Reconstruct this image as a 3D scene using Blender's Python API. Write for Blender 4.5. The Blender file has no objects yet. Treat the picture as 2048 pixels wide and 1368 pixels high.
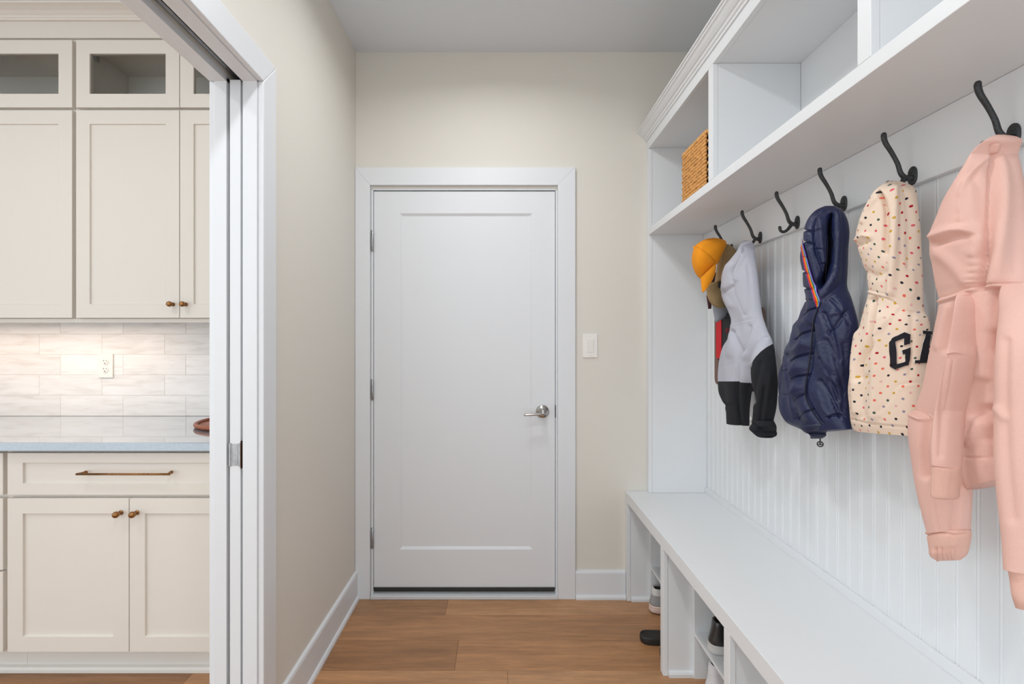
import bpy, math, random
import numpy as np
from mathutils import Vector, Matrix
random.seed(7); rng = np.random.RandomState(7)
PI = math.pi
S = bpy.context.scene
C = S.collection
# ------------------------------------------------------------------ camera, world, lights
H = 1.285
F = 1000.0
CX, CY = 1004.0, 684.0
cam_d = bpy.data.cameras.new('camera'); cam = bpy.data.objects.new('camera', cam_d); C.objects.link(cam)
cam.location = (0, 0, H); cam.rotation_euler = (PI/2, 0, 0)
cam_d.sensor_width = 36; cam_d.lens = F/2048*36; cam_d.shift_x = 20/2048; cam_d.shift_y = 0
cam_d.clip_start = 0.02
S.camera = cam
S.view_settings.view_transform = 'Standard'; S.view_settings.look = 'None'
S.view_settings.gamma = 1; S.view_settings.use_curve_mapping = False
S.view_settings.exposure = 0.10
w = bpy.data.worlds.new('world'); S.world = w; w.use_nodes = True
w.node_tree.nodes['Background'].inputs[0].default_value = (.875, .955, 1.0, 1)
w.node_tree.nodes['Background'].inputs[1].default_value = 1.68
def area(name, loc, size, power, col=(.97, .99, 1.0), rot=(0, 0, 0), sy=None, spread=PI):
    d = bpy.data.lights.new(name, 'AREA'); d.energy = power; d.color = col; d.size = size; d.spread = spread
    d.shape = 'DISK'
    if sy: d.shape = 'RECTANGLE'; d.size_y = sy
    o = bpy.data.objects.new(name, d); C.objects.link(o); o.location = loc; o.rotation_euler = rot
    return o
area('hall_lamp_and_fill', (-.05, 1.80, 2.735), 0.14, 5.6, spread=2.75)
area('hall_lamp_and_fill', (-.25, .70, 2.735), 0.16, 8)  # added fill that brightens the upper cubbies, no known fixture here
area('hall_lamp_and_fill', (-.25, -0.4, 2.735), 0.16, 8)
area('ceiling_lamp_pantry', (-1.75, 0.95, 2.735), 0.16, 7, (1, .985, .96))
area('ceiling_lamp_pantry', (-2.6, 0.2, 2.735), 0.16, 4, (1, .985, .96))
area('cabinet_strip_light', (-2.2, 2.30, 1.368), 1.1, 2.3, (1, .74, .57), (0, 0, 0), 0.02)

# ------------------------------------------------------------------ materials
def lin(c):
    return tuple(((v/255)/12.92 if v/255 <= .04045 else ((v/255+.055)/1.055)**2.4) for v in c) + (1,)
def mat(name, col, rough=.5, metal=0, bump=0, bscale=200, var=0, vscale=5, spec=.5, sheen=0, coat=0):
    m = bpy.data.materials.new(name); m.use_nodes = True
    n = m.node_tree.nodes; l = m.node_tree.links; b = n['Principled BSDF']
    b.inputs['Base Color'].default_value = lin(col)
    b.inputs['Roughness'].default_value = rough; b.inputs['Metallic'].default_value = metal
    b.inputs['Specular IOR Level'].default_value = spec
    if sheen: b.inputs['Sheen Weight'].default_value = sheen; b.inputs['Sheen Roughness'].default_value = .4
    if coat: b.inputs['Coat Weight'].default_value = coat
    tc = n.new('ShaderNodeTexCoord')
    if bump:
        t = n.new('ShaderNodeTexNoise'); t.inputs['Scale'].default_value = bscale; t.inputs['Detail'].default_value = 3
        l.new(tc.outputs['Object'], t.inputs['Vector'])
        bp = n.new('ShaderNodeBump'); bp.inputs['Strength'].default_value = bump; bp.inputs['Distance'].default_value = .002
        l.new(t.outputs['Fac'], bp.inputs['Height']); l.new(bp.outputs['Normal'], b.inputs['Normal'])
    if var:
        t = n.new('ShaderNodeTexNoise'); t.inputs['Scale'].default_value = vscale; t.inputs['Detail'].default_value = 4
        l.new(tc.outputs['Object'], t.inputs['Vector'])
        mr = n.new('ShaderNodeMapRange'); mr.inputs['From Min'].default_value = .3; mr.inputs['From Max'].default_value = .7
        mr.inputs['To Min'].default_value = 1-var; mr.inputs['To Max'].default_value = 1+var
        l.new(t.outputs['Fac'], mr.inputs['Value'])
        mx = n.new('ShaderNodeVectorMath'); mx.operation = 'SCALE'; mx.inputs[0].default_value = lin(col)[:3]
        l.new(mr.outputs['Result'], mx.inputs['Scale']); l.new(mx.outputs['Vector'], b.inputs['Base Color'])
    return m
M = {}
M['trim'] = mat('white_trim_paint', (227, 229, 232), .38, bump=.03, bscale=60)
M['unit'] = mat('white_cabinet_paint', (230, 232, 234), .4, bump=.03, bscale=80)
M['wall'] = mat('beige_wall_paint', (225, 220, 211), .75, bump=.12, bscale=350)
M['ceil'] = mat('ceiling_paint', (226, 231, 237), .85, bump=.1, bscale=300)
M['cab'] = mat('greige_cabinet_paint', (225, 218, 209), .4, bump=.02, bscale=60)
M['cabin'] = mat('cabinet_interior', (226, 221, 214), .6)
M['brass'] = mat('aged_brass', (150, 108, 68), .34, 1, var=.25, vscale=90)
M['nickel'] = mat('satin_nickel', (190, 188, 185), .25, 1)
M['steel'] = mat('brushed_steel', (176, 177, 179), .4, 1, var=.15, vscale=60)
M['iron'] = mat('dark_cast_iron', (66, 67, 68), .45, .6, bump=.5, bscale=350, var=.25, vscale=250)
M['dark'] = mat('dark_gap', (28, 28, 28), .8)
M['plastic'] = mat('white_plastic', (240, 236, 230), .3)
M['slot'] = mat('socket_slot', (70, 62, 58), .7)
M['rubber'] = mat('black_rubber', (38, 37, 36), .55, bump=.15, bscale=400)
M['rubber2'] = mat('black_footbed', (48, 43, 40), .7, bump=.3, bscale=300)
M['soleW'] = mat('white_rubber_sole', (214, 213, 210), .55, bump=.1, bscale=300)
M['soleP'] = mat('pale_pink_sole', (226, 200, 188), .6, bump=.1, bscale=200)
M['gum'] = mat('gum_outsole', (96, 66, 48), .6)
M['shoeG'] = mat('grey_mesh_upper', (160, 160, 160), .8, bump=.5, bscale=700)
M['shoeW'] = mat('white_leather_upper', (222, 221, 223), .5, bump=.15, bscale=200)
M['shoeB'] = mat('black_leather_upper', (46, 46, 48), .28, bump=.15, bscale=90, coat=.4)
M['lining'] = mat('shoe_lining', (52, 50, 50), .9, bump=.3, bscale=400)
M['yellow'] = mat('yellow_cap_cotton', (242, 152, 12), .85, bump=.4, bscale=600, var=.06, vscale=12)
M['yseam'] = mat('orange_stitching', (176, 92, 8), .9)
M['tan'] = mat('olive_tan_cotton', (160, 136, 98), .9, bump=.4, bscale=600, var=.08, vscale=20)
M['greycap'] = mat('grey_cap_cotton', (150, 154, 164), .9, bump=.4, bscale=500)
M['maroon'] = mat('maroon_cap_cotton', (74, 40, 46), .9)
M['brown'] = mat('brown_bag_fabric', (120, 96, 86), .8, bump=.2, bscale=300)
M['red'] = mat('red_bag_fabric', (205, 10, 28), .65, bump=.2, bscale=500)
M['black'] = mat('black_bag_fabric', (36, 38, 42), .75, bump=.3, bscale=500)
M['fgrey'] = mat('grey_fleece', (190, 191, 202), .95, bump=.15, bscale=700)
M['fblack'] = mat('black_fleece', (28, 29, 35), .95, bump=.15, bscale=700)
M['navy'] = mat('navy_nylon', (27, 33, 62), .42, bump=.8, bscale=55)
M['navyin'] = mat('navy_lining', (20, 22, 42), .6, bump=.5, bscale=60)
M['pink'] = mat('pink_fleece', (232, 188, 175), .95, bump=.3, bscale=480, var=.02, vscale=9)
M['pinkrib'] = mat('pink_ribbing', (230, 184, 168), .95, bump=.3, bscale=600)
M['ink'] = mat('black_felt', (25, 24, 33), .9, bump=.3, bscale=500)
M['stitch'] = mat('white_stitching', (232, 222, 210), .8)
M['wood'] = mat('reddish_wood', (150, 84, 56), .45, var=.15, vscale=30)
M['counter'] = mat('pale_grey_quartz', (150, 163, 176), .1, var=.06, vscale=90, coat=1)
b_ = M['counter'].node_tree.nodes['Principled BSDF']; b_.inputs['Coat Roughness'].default_value = .015; b_.inputs['Coat IOR'].default_value = 2.1
M['toe'] = mat('toe_kick_paint', (232, 229, 223), .4)
for i, c in enumerate([(214, 24, 20), (240, 92, 8), (246, 190, 10), (16, 122, 50), (14, 84, 170), (118, 66, 178), (150, 200, 225)]):
    M['rb%d' % i] = mat('rainbow_tape_%d' % i, c, .5)
# glass
g = bpy.data.materials.new('cabinet_glass'); g.use_nodes = True
b = g.node_tree.nodes['Principled BSDF']; b.inputs['Base Color'].default_value = (.93, .95, .95, 1)
b.inputs['Roughness'].default_value = .02; b.inputs['Transmission Weight'].default_value = 1; b.inputs['IOR'].default_value = 1.05
M['glass'] = g

def wood_floor():
    m = bpy.data.materials.new('oak_plank_floor'); m.use_nodes = True
    n = m.node_tree.nodes; l = m.node_tree.links; b = n['Principled BSDF']
    tc = n.new('ShaderNodeTexCoord'); at = n.new('ShaderNodeAttribute'); at.attribute_name = 'tone'
    off = n.new('ShaderNodeVectorMath'); off.operation = 'MULTIPLY_ADD'
    l.new(at.outputs['Color'], off.inputs[0]); off.inputs[1].default_value = (37, 19, 5); l.new(tc.outputs['Object'], off.inputs[2])
    def grain(sc, scale, det, dist):
        mp = n.new('ShaderNodeMapping'); mp.inputs['Scale'].default_value = sc; l.new(off.outputs[0], mp.inputs['Vector'])
        t = n.new('ShaderNodeTexNoise'); t.inputs['Scale'].default_value = scale; t.inputs['Detail'].default_value = det
        t.inputs['Distortion'].default_value = dist; l.new(mp.outputs[0], t.inputs['Vector']); return t
    g1 = grain((1, 11, 1), 3.0, 5, .6); g2 = grain((1, 22, 1), 14, 4, .25); g3 = grain((1, 3, 1), 2.4, 3, .5)
    def mr(t, a, b_, lo=.3, hi=.7):
        r = n.new('ShaderNodeMapRange'); r.inputs['From Min'].default_value = lo; r.inputs['From Max'].default_value = hi
        r.inputs['To Min'].default_value = a; r.inputs['To Max'].default_value = b_; l.new(t, r.inputs['Value']); return r.outputs['Result']
    def mul(a, c):
        q = n.new('ShaderNodeMath'); q.operation = 'MULTIPLY'; l.new(a, q.inputs[0]); l.new(c, q.inputs[1]); return q.outputs[0]
    v = mul(mul(mr(g1.outputs['Fac'], .76, 1.14), mr(g2.outputs['Fac'], .84, 1.12)), mr(g3.outputs['Fac'], .92, 1.08))
    g4 = grain((1, 34, 1), 42, 2, .1); v = mul(v, mr(g4.outputs['Fac'], .88, 1.10))
    sep = n.new('ShaderNodeSeparateColor'); l.new(at.outputs['Color'], sep.inputs[0])
    v = mul(v, mr(sep.outputs['Red'], .72, 1.28, 0, 1))
    mix = n.new('ShaderNodeMix'); mix.data_type = 'RGBA'
    mix.inputs['A'].default_value = lin((172, 122, 80)); mix.inputs['B'].default_value = lin((184, 138, 98))
    l.new(sep.outputs['Green'], mix.inputs['Factor'])
    sc = n.new('ShaderNodeVectorMath'); sc.operation = 'SCALE'; l.new(mix.outputs['Result'], sc.inputs[0]); l.new(v, sc.inputs['Scale'])
    l.new(sc.outputs[0], b.inputs['Base Color']); b.inputs['Roughness'].default_value = .42
    bp = n.new('ShaderNodeBump'); bp.inputs['Strength'].default_value = .25; bp.inputs['Distance'].default_value = .001
    l.new(g2.outputs['Fac'], bp.inputs['Height']); l.new(bp.outputs[0], b.inputs['Normal'])
    return m
M['floor'] = wood_floor(); M['slotwood'] = mat('plank_joint', (70, 48, 34), .9)

def tile_mat():
    m = bpy.data.materials.new('marble_tile'); m.use_nodes = True
    n = m.node_tree.nodes; l = m.node_tree.links; b = n['Principled BSDF']
    tc = n.new('ShaderNodeTexCoord'); at = n.new('ShaderNodeAttribute'); at.attribute_name = 'tone'
    off = n.new('ShaderNodeVectorMath'); off.operation = 'MULTIPLY_ADD'
    l.new(at.outputs['Color'], off.inputs[0]); off.inputs[1].default_value = (11, 3, 17); l.new(tc.outputs['Object'], off.inputs[2])
    mp = n.new('ShaderNodeMapping'); mp.inputs['Scale'].default_value = (1, 1, 7); mp.inputs['Rotation'].default_value = (0, .10, 0)
    l.new(off.outputs[0], mp.inputs['Vector'])
    t = n.new('ShaderNodeTexNoise'); t.inputs['Scale'].default_value = 6; t.inputs['Detail'].default_value = 6; t.inputs['Distortion'].default_value = .7
    l.new(mp.outputs[0], t.inputs['Vector'])
    cr = n.new('ShaderNodeValToRGB'); e = cr.color_ramp.elements
    e[0].position = .30; e[0].color = lin((222, 218, 214)); e[1].position = .62; e[1].color = lin((240, 238, 236))
    x = e.new(.45); x.color = lin((235, 232, 229))
    l.new(t.outputs['Fac'], cr.inputs['Fac'])
    sep = n.new('ShaderNodeSeparateColor'); l.new(at.outputs['Color'], sep.inputs[0])
    r = n.new('ShaderNodeMapRange'); r.inputs['To Min'].default_value = .93; r.inputs['To Max'].default_value = 1.03; l.new(sep.outputs['Red'], r.inputs['Value'])
    sc = n.new('ShaderNodeVectorMath'); sc.operation = 'SCALE'; l.new(cr.outputs['Color'], sc.inputs[0]); l.new(r.outputs['Result'], sc.inputs['Scale'])
    l.new(sc.outputs[0], b.inputs['Base Color']); b.inputs['Roughness'].default_value = .28
    return m
M['tile'] = tile_mat(); M['grout'] = mat('tile_grout', (205, 198, 190), .9)

def polka_mat():
    m = bpy.data.materials.new('polka_dot_fleece'); m.use_nodes = True
    n = m.node_tree.nodes; l = m.node_tree.links; b = n['Principled BSDF']
    uv = n.new('ShaderNodeUVMap')
    mp = n.new('ShaderNodeMapping'); mp.inputs['Rotation'].default_value = (0, 0, .785); l.new(uv.outputs[0], mp.inputs['Vector'])
    vo = n.new('ShaderNodeTexVoronoi'); vo.voronoi_dimensions = '2D'; vo.inputs['Scale'].default_value = 1/.0205; vo.inputs['Randomness'].default_value = .22
    l.new(mp.outputs[0], vo.inputs['Vector'])
    lt = n.new('ShaderNodeMath'); lt.operation = 'LESS_THAN'; lt.inputs[1].default_value = .14; l.new(vo.outputs['Distance'], lt.inputs[0])
    sep = n.new('ShaderNodeSeparateColor'); l.new(vo.outputs['Color'], sep.inputs[0])
    cr = n.new('ShaderNodeValToRGB'); cr.color_ramp.interpolation = 'CONSTANT'
    cols = [(176, 20, 34), (62, 86, 74), (36, 34, 48), (204, 164, 60), (222, 96, 110), (226, 180, 172), (150, 140, 160), (232, 110, 88)]
    e = cr.color_ramp.elements; e[0].color = lin(cols[0]); e[1].position = 1/8; e[1].color = lin(cols[1])
    for i in range(2, 8): q = e.new(i/8); q.color = lin(cols[i])
    l.new(sep.outputs['Red'], cr.inputs['Fac'])
    mix = n.new('ShaderNodeMix'); mix.data_type = 'RGBA'; mix.inputs['A'].default_value = lin((238, 216, 196))
    l.new(lt.outputs[0], mix.inputs['Factor']); l.new(cr.outputs['Color'], mix.inputs['B']); l.new(mix.outputs['Result'], b.inputs['Base Color'])
    b.inputs['Roughness'].default_value = .95
    tc = n.new('ShaderNodeTexCoord'); t = n.new('ShaderNodeTexNoise'); t.inputs['Scale'].default_value = 700; l.new(tc.outputs['Object'], t.inputs['Vector'])
    bp = n.new('ShaderNodeBump'); bp.inputs['Strength'].default_value = .15; bp.inputs['Distance'].default_value = .002
    l.new(t.outputs['Fac'], bp.inputs['Height']); l.new(bp.outputs[0], b.inputs['Normal'])
    return m
M['polka'] = polka_mat()
def two_tone(name, c1, c2):
    m = mat(name, c1, .95, bump=.15, bscale=700); n = m.node_tree.nodes; l = m.node_tree.links
    at = n.new('ShaderNodeAttribute'); at.attribute_name = 'mask'
    mr = n.new('ShaderNodeMapRange'); mr.inputs['From Min'].default_value = -.25; mr.inputs['From Max'].default_value = .25; l.new(at.outputs['Fac'], mr.inputs['Value'])
    mx = n.new('ShaderNodeMix'); mx.data_type = 'RGBA'; mx.inputs['A'].default_value = lin(c1); mx.inputs['B'].default_value = lin(c2)
    l.new(mr.outputs['Result'], mx.inputs['Factor']); l.new(mx.outputs['Result'], n['Principled BSDF'].inputs['Base Color'])
    return m
M['ftwo'] = two_tone('grey_black_fleece', (190, 191, 202), (28, 29, 35))
M['navytwo'] = two_tone('navy_nylon_and_lining', (29, 37, 74), (12, 13, 28))
b_ = M['navytwo'].node_tree.nodes['Principled BSDF']; b_.inputs['Roughness'].default_value = .42
for nd in M['navytwo'].node_tree.nodes:
    if nd.type == 'TEX_NOISE': nd.inputs['Scale'].default_value = 55; nd.inputs['Distortion'].default_value = 1.5
    if nd.type == 'BUMP': nd.inputs['Strength'].default_value = .55; nd.inputs['Distance'].default_value = .004

def basket_mat():
    m = mat('woven_water_hyacinth', (214, 158, 92), .7, bump=.5, bscale=160, var=.22, vscale=60)
    return m
M['wicker'] = basket_mat()
M['wickerin'] = mat('basket_core', (120, 78, 42), .8)

# ------------------------------------------------------------------ helpers
ORG = {}
def origin(p):
    return ORG.get(p.name, Vector((0, 0, 0))) if p else Vector((0, 0, 0))
def tag(o, label=None, cat=None, group=None, kind=None):
    if label: o['label'] = label
    if cat: o['category'] = cat
    if group: o['group'] = group
    if kind: o['kind'] = kind
    return o
def thing(name, label, cat, loc, group=None, kind=None):
    o = bpy.data.objects.new(name, None); C.objects.link(o); o.location = loc; o.empty_display_size = .05
    ORG[o.name] = Vector(loc)
    return tag(o, label, cat, group, kind)
class MB:
    def __init__(s): s.v = []; s.f = []; s.mi = []; s.sm = []; s.tone = []
    def add(s, vs, fs, mi=0, smooth=False, tone=None):
        k = len(s.v); s.v += [tuple(p) for p in vs]
        for f in fs:
            s.f.append([i+k for i in f]); s.mi.append(mi); s.sm.append(smooth); s.tone.append(tone or (0, 0, 0))
    def box(s, x0, x1, y0, y1, z0, z1, mi=0, tone=None):
        vs = [(x, y, z) for z in (z0, z1) for y in (y0, y1) for x in (x0, x1)]
        s.add(vs, [(0, 2, 3, 1), (4, 5, 7, 6), (0, 1, 5, 4), (2, 6, 7, 3), (0, 4, 6, 2), (1, 3, 7, 5)], mi, False, tone)
        return s
    def prism(s, prof, ax, a, b_, mi=0):
        # prof: list of 2d points in the two other axes (in xyz order), extruded along ax from a to b_
        def P(u, v, t):
            return {0: (t, u, v), 1: (u, t, v), 2: (u, v, t)}[ax]
        n = len(prof); vs = [P(u, v, a) for u, v in prof]+[P(u, v, b_) for u, v in prof]
        fs = [(i, (i+1) % n, n+(i+1) % n, n+i) for i in range(n)]+[tuple(range(n))[::-1], tuple(range(n, 2*n))]
        s.add(vs, fs, mi); return s
    def tube(s, pts, rad, seg=12, mi=0, flat=1.0, flatdir=None):
        P = np.array(pts, float); n = len(P)
        R = np.full(n, rad, float) if np.isscalar(rad) else np.array(rad, float)
        T = np.gradient(P, axis=0); T /= np.linalg.norm(T, axis=1)[:, None]+1e-9
        up = np.array(flatdir if flatdir is not None else ((0, 0, 1) if abs(T[0][2]) < .9 else (1, 0, 0)), float)
        vs = []
        for i in range(n):
            a = up-T[i]*up.dot(T[i]); a /= np.linalg.norm(a)+1e-9; up = a if flatdir is None else up
            b_ = np.cross(T[i], a)
            for k in range(seg):
                th = 2*PI*k/seg; vs.append(P[i]+R[i]*(math.cos(th)*a*flat+math.sin(th)*b_))
        fs = [(i*seg+k, i*seg+(k+1) % seg, (i+1)*seg+(k+1) % seg, (i+1)*seg+k) for i in range(n-1) for k in range(seg)]
        fs += [tuple(range(seg))[::-1], tuple(range((n-1)*seg, n*seg))]
        s.add(vs, fs, mi, True); return s
    def lathe(s, c, axis, prof, seg=24, mi=0):
        # prof: (along, radius) pairs
        ax = Vector(axis).normalized(); a = ax.orthogonal().normalized(); b_ = ax.cross(a); c = Vector(c)
        vs = [c+ax*t+(a*math.cos(2*PI*k/seg)+b_*math.sin(2*PI*k/seg))*r for t, r in prof for k in range(seg)]
        n = len(prof)
        fs = [(i*seg+k, i*seg+(k+1) % seg, (i+1)*seg+(k+1) % seg, (i+1)*seg+k) for i in range(n-1) for k in range(seg)]
        fs += [tuple(range(seg))[::-1], tuple(range((n-1)*seg, n*seg))]
        s.add(vs, fs, mi, True); return s
    def build(s, name, mats, parent=None, bevel=0, label=None, subsurf=0, autosmooth=False):
        if not isinstance(mats, (list, tuple)): mats = [mats]
        o3 = origin(parent)
        me = bpy.data.meshes.new(name); me.from_pydata([(p[0]-o3.x, p[1]-o3.y, p[2]-o3.z) for p in s.v], [], s.f)
        for m in mats: me.materials.append(m)
        me.polygons.foreach_set('material_index', s.mi); me.polygons.foreach_set('use_smooth', s.sm)
        if any(t != (0, 0, 0) for t in s.tone):
            ca = me.color_attributes.new('tone', 'FLOAT_COLOR', 'CORNER'); d = []
            for p in me.polygons: d += list(s.tone[p.index]+(1,))*p.loop_total
            ca.data.foreach_set('color', d)
        me.update()
        import bmesh
        bm = bmesh.new(); bm.from_mesh(me); bmesh.ops.recalc_face_normals(bm, faces=bm.faces); bm.to_mesh(me); bm.free()
        o = bpy.data.objects.new(name, me); C.objects.link(o); ORG[o.name] = o3
        if parent: o.parent = parent
        if bevel:
            q = o.modifiers.new('bevel', 'BEVEL'); q.width = bevel; q.segments = 2; q.limit_method = 'ANGLE'
        if subsurf:
            q = o.modifiers.new('sub', 'SUBSURF'); q.levels = subsurf; q.render_levels = subsurf
        if label: o['label'] = label
        return o
def bx(name, dims, m, parent=None, bevel=.0015, label=None, kind=None):
    o = MB().box(*dims).build(name, m, parent, bevel, label)
    if kind: o['kind'] = kind
    return o
def struct(o): o['kind'] = 'structure'; return o
def cr_pts(P, n):
    P = np.array(P, float); k = len(P); t = np.linspace(0, k-1, n); out = []
    for u in t:
        i = min(int(u), k-2); f = u-i
        p0 = P[max(i-1, 0)]; p1 = P[i]; p2 = P[i+1]; p3 = P[min(i+2, k-1)]
        out.append(.5*((2*p1)+(-p0+p2)*f+(2*p0-5*p1+4*p2-p3)*f*f+(-p0+3*p1-3*p2+p3)*f**3))
    return np.array(out)

# ------------------------------------------------------------------ the shell
WL = -.734; WL2 = -.862; YB = 2.513; CEIL = 2.742; WR = 1.036; YR = -1.9; XP = -3.3
mb = MB()
rows = [(y, y+.1985) for y in np.arange(2.353+.1985*1-.1985*24, 2.353+.1985*2, .1985)]
known = {2.353: [(-3.4, .55), (-1.9, .22), (-.268, .66), (1.6, .5)], 2.1545: [(-3.4, .6), (-1.55, .55), (.85, .5)],
         1.956: [(-3.4, .3), (-2.1, .32), (-.186, .60), (1.6, .5)], 1.7575: [(-3.4, .18), (-1.2, .75), (.0215, .62), (1.6, .5)]}
def plank(x0, x1, y0, y1, r):
    mb.box(x0+.0006, x1-.0006, y0+.0006, y1-.0006, -.02, 0, 0, (r, random.random(), random.random()))
for y0, y1 in rows:
    kk = [k for k in known if abs(k-y0) < .01]
    if y0 > YB: continue
    y1c = min(y1, YB+.05)
    if kk:
        xs = [k[0] for k in known[kk[0]]]+[1.6]; tn = [k[1] for k in known[kk[0]]]
        st = xs[0]
        for i in range(len(tn)):
            e = xs[i+1] if i+1 < len(xs) else 1.6
            if e > xs[i]: plank(xs[i], e, y0, y1c, tn[i])
    else:
        x = -3.4-random.random()*1.5
        while x < 1.6:
            plank(x, x+1.9, y0, y1c, .25+.5*random.random()); x += 1.9
mb.box(-3.4, 1.6, YR-.2, YB+.05, -.04, -.0015, 1, (.2, .5, .5))
floor_o = struct(mb.build('floor', [M['floor'], M['slotwood']]))
for x0, x1, y0, y1 in [(-3.5, 1.6, -2.7, 2.65)]:
    pass
struct(bx('ceiling', (XP-.1, 1.2, YR, YB+.12, CEIL, CEIL+.1), M['ceil'], bevel=0))
# back wall with the door opening
DX0, DX1, DZ = -.655, .2776, 2.052
m_ = MB()
m_.box(XP-.1, DX0-.004, YB, YB+.12, 0, CEIL).box(DX1+.004, 1.2, YB, YB+.12, 0, CEIL).box(DX0-.004, DX1+.004, YB, YB+.12, DZ, CEIL)
struct(m_.build('wall_back', M['wall']))
# left partition: two skins with the pocket between
PY = 1.515
m_ = MB()
for xa, xb in ((-.777, WL), (WL2, -.825)):
    m_.box(xa, xb, PY, YB, 0, CEIL); m_.box(xa, xb, .22, PY, 2.086, CEIL); m_.box(xa, xb, .22, .30, 0, 2.086)
m_.box(-.825, -.777, .22, YB, 2.16, CEIL); m_.box(-.825, -.777, 2.47, YB, 0, 2.16); m_.box(-.825, -.777, .22, .28, 0, 2.16)
struct(m_.build('wall_left', M['wall']))
struct(bx('wall_right', (WR, WR+.12, YR, YB, 0, CEIL), M['wall'], bevel=0))
struct(bx('wall_pantry', (XP-.1, XP, 1.3, YB, 0, CEIL), M['wall'], bevel=0))

# baseboards with shoe moulding
def baseboard(name, segs):
    b_ = MB()
    for ax, a0, a1, base, d in segs:
        prof = [(0, 0), (.024, 0), (.024, .010), (.020, .018), (.014, .021), (.014, .128), (.011, .137), (.004, .14), (0, .14)]
        pr = [(base+d*u, v) for u, v in prof]
        b_.prism(pr, ax, a0, a1)
    return struct(b_.build(name, M['trim'], bevel=0))
baseboard('baseboard_left', [(1, 1.592, YB, WL, 1)])
baseboard('baseboard_back', [(0, .368, .618, YB, -1)])

# back door casing (mitred boards), jamb
def frame_mitre(name, x0, x1, ztop, wdt, y0, y1, wl=None):
    wl = wl or wdt
    b_ = MB()
    def quad(pts, ya, yb):
        vs = [(x, ya, z) for x, z in pts]+[(x, yb, z) for x, z in pts]
        n = len(pts); b_.add(vs, [tuple(range(n)), tuple(range(n, 2*n))[::-1]]+[(i, (i+1) % n, n+(i+1) % n, n+i) for i in range(n)])
    quad([(x0, 0), (x0+wl, 0), (x0+wl, ztop-wdt), (x0, ztop)], y0, y1)
    quad([(x1, 0), (x1-wdt, 0), (x1-wdt, ztop-wdt), (x1, ztop)], y0, y1)
    quad([(x0, ztop), (x0+wl, ztop-wdt), (x1-wdt, ztop-wdt), (x1, ztop)], y0, y1)
    return struct(b_.build(name, M['trim'], bevel=.0018))
frame_mitre('trim_1', -.733, .367, 2.157, .0885, YB-.018, YB, .0735)
m_ = MB()
m_.box(DX0-.003, DX0, YB-.001, YB+.12, 0, 2.055).box(DX1, DX1+.003, YB-.001, YB+.12, 0, 2.055).box(DX0-.003, DX1+.003, YB-.001, YB+.12, 2.052, 2.055)
m_.box(DX0, DX0+.008, YB-.004, YB+.12, 0, 2.052).box(DX1-.008, DX1, YB-.004, YB+.12, 0, 2.052).box(DX0, DX1, YB-.004, YB+.12, 2.052-.004, 2.052)
struct(m_.build('trim_2', M['trim'], bevel=.001))
# door slab with one recessed panel
dx0, dx1, dz0, dz1 = -.6450, .2665, .049, 2.043
yd = YB+.004
def panel_door(b_, x0, x1, z0, z1, y, thick, px0, px1, pz0, pz1, rec, bev):
    # front face toward -y at y, recessed panel with sloped edge
    O = [(x0, z0), (x1, z0), (x1, z1), (x0, z1)]
    I = [(px0, pz0), (px1, pz0), (px1, pz1), (px0, pz1)]
    J = [(px0+bev, pz0+bev), (px1-bev, pz0+bev), (px1-bev, pz1-bev), (px0+bev, pz1-bev)]
    vs = [(x, y, z) for x, z in O]+[(x, y, z) for x, z in I]+[(x, y+rec, z) for x, z in J]+[(x, y+thick, z) for x, z in O]
    fs = []
    for i in range(4):
        j = (i+1) % 4
        fs += [(i, j, 4+j, 4+i), (4+i, 4+j, 8+j, 8+i), (j, i, 12+i, 12+j)]
    fs += [(8, 9, 10, 11), (15, 14, 13, 12)]
    b_.add(vs, fs); return b_
door = panel_door(MB(), dx0, dx1, dz0, dz1, yd, .044, -.5150, .1530, .2406, 1.933, .008, .013).build('door_1', M['trim'], None, .0012)
door['kind'] = 'structure'
bx('door_sweep', (dx0+.002, dx1-.002, yd-.004, yd+.04, .030, .0495), M['rubber'], door, .001, 'black rubber sweep')
struct(bx('trim_3', (DX0-.002, DX1+.002, YB-.022, YB+.12, 0, .019), mat('threshold_paint', (214, 216, 218), .5), None, .003))
bx('sweep_lip', (dx0, dx1, yd-.006, yd-.0005, .040, .052), M['iron'], door, .001, 'grey metal strip at the foot of the door')
for z in (1.7925, 1.046, .302):
    h = MB().tube([(-.6495, YB-.006, z-.052), (-.6495, YB-.006, z-.05), (-.6495, YB-.006, z+.05), (-.6495, YB-.006, z+.052)], [.005, .0072, .0072, .005], 14)
    h.tube([(-.6495, YB-.006, z-.031), (-.6495, YB-.006, z-.029)], .0078, 14).tube([(-.6495, YB-.006, z+.029), (-.6495, YB-.006, z+.031)], .0078, 14)
    h.box(-.6560, -.6495, YB-.002, YB+.002, z-.05, z+.05)
    h.build('hinge', M['steel'], door, 0, 'grey steel hinge')
hd = (.2035, yd, .936)
ro = MB().lathe(hd, (0, -1, 0), [(0, .033), (.006, .033), (.010, .030), (.012, .022), (.018, .0145), (.045, .012), (.052, .0135), (.056, .0125), (.057, .006)], 40).build('handle_rose', M['nickel'], door, 0, 'round satin nickel rose')
lv = MB()
pts = cr_pts([(.210, yd-.047, .931), (.19, yd-.050, .929), (.16, yd-.052, .9275), (.13, yd-.052, .926), (.1085, yd-.050, .925)], 20)
lv.tube(pts, [.0085]*14+[.0085, .0083, .0082, .008, .0078, .006], 14, flat=.8)
lv.lathe((.2035, yd-.052, .9335), (0, -1, 0), [(0, .012), (.006, .012), (.010, .009), (.011, .004)], 24)
lv.build('door_handle', M['nickel'], door, 0, 'satin nickel lever')
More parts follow.
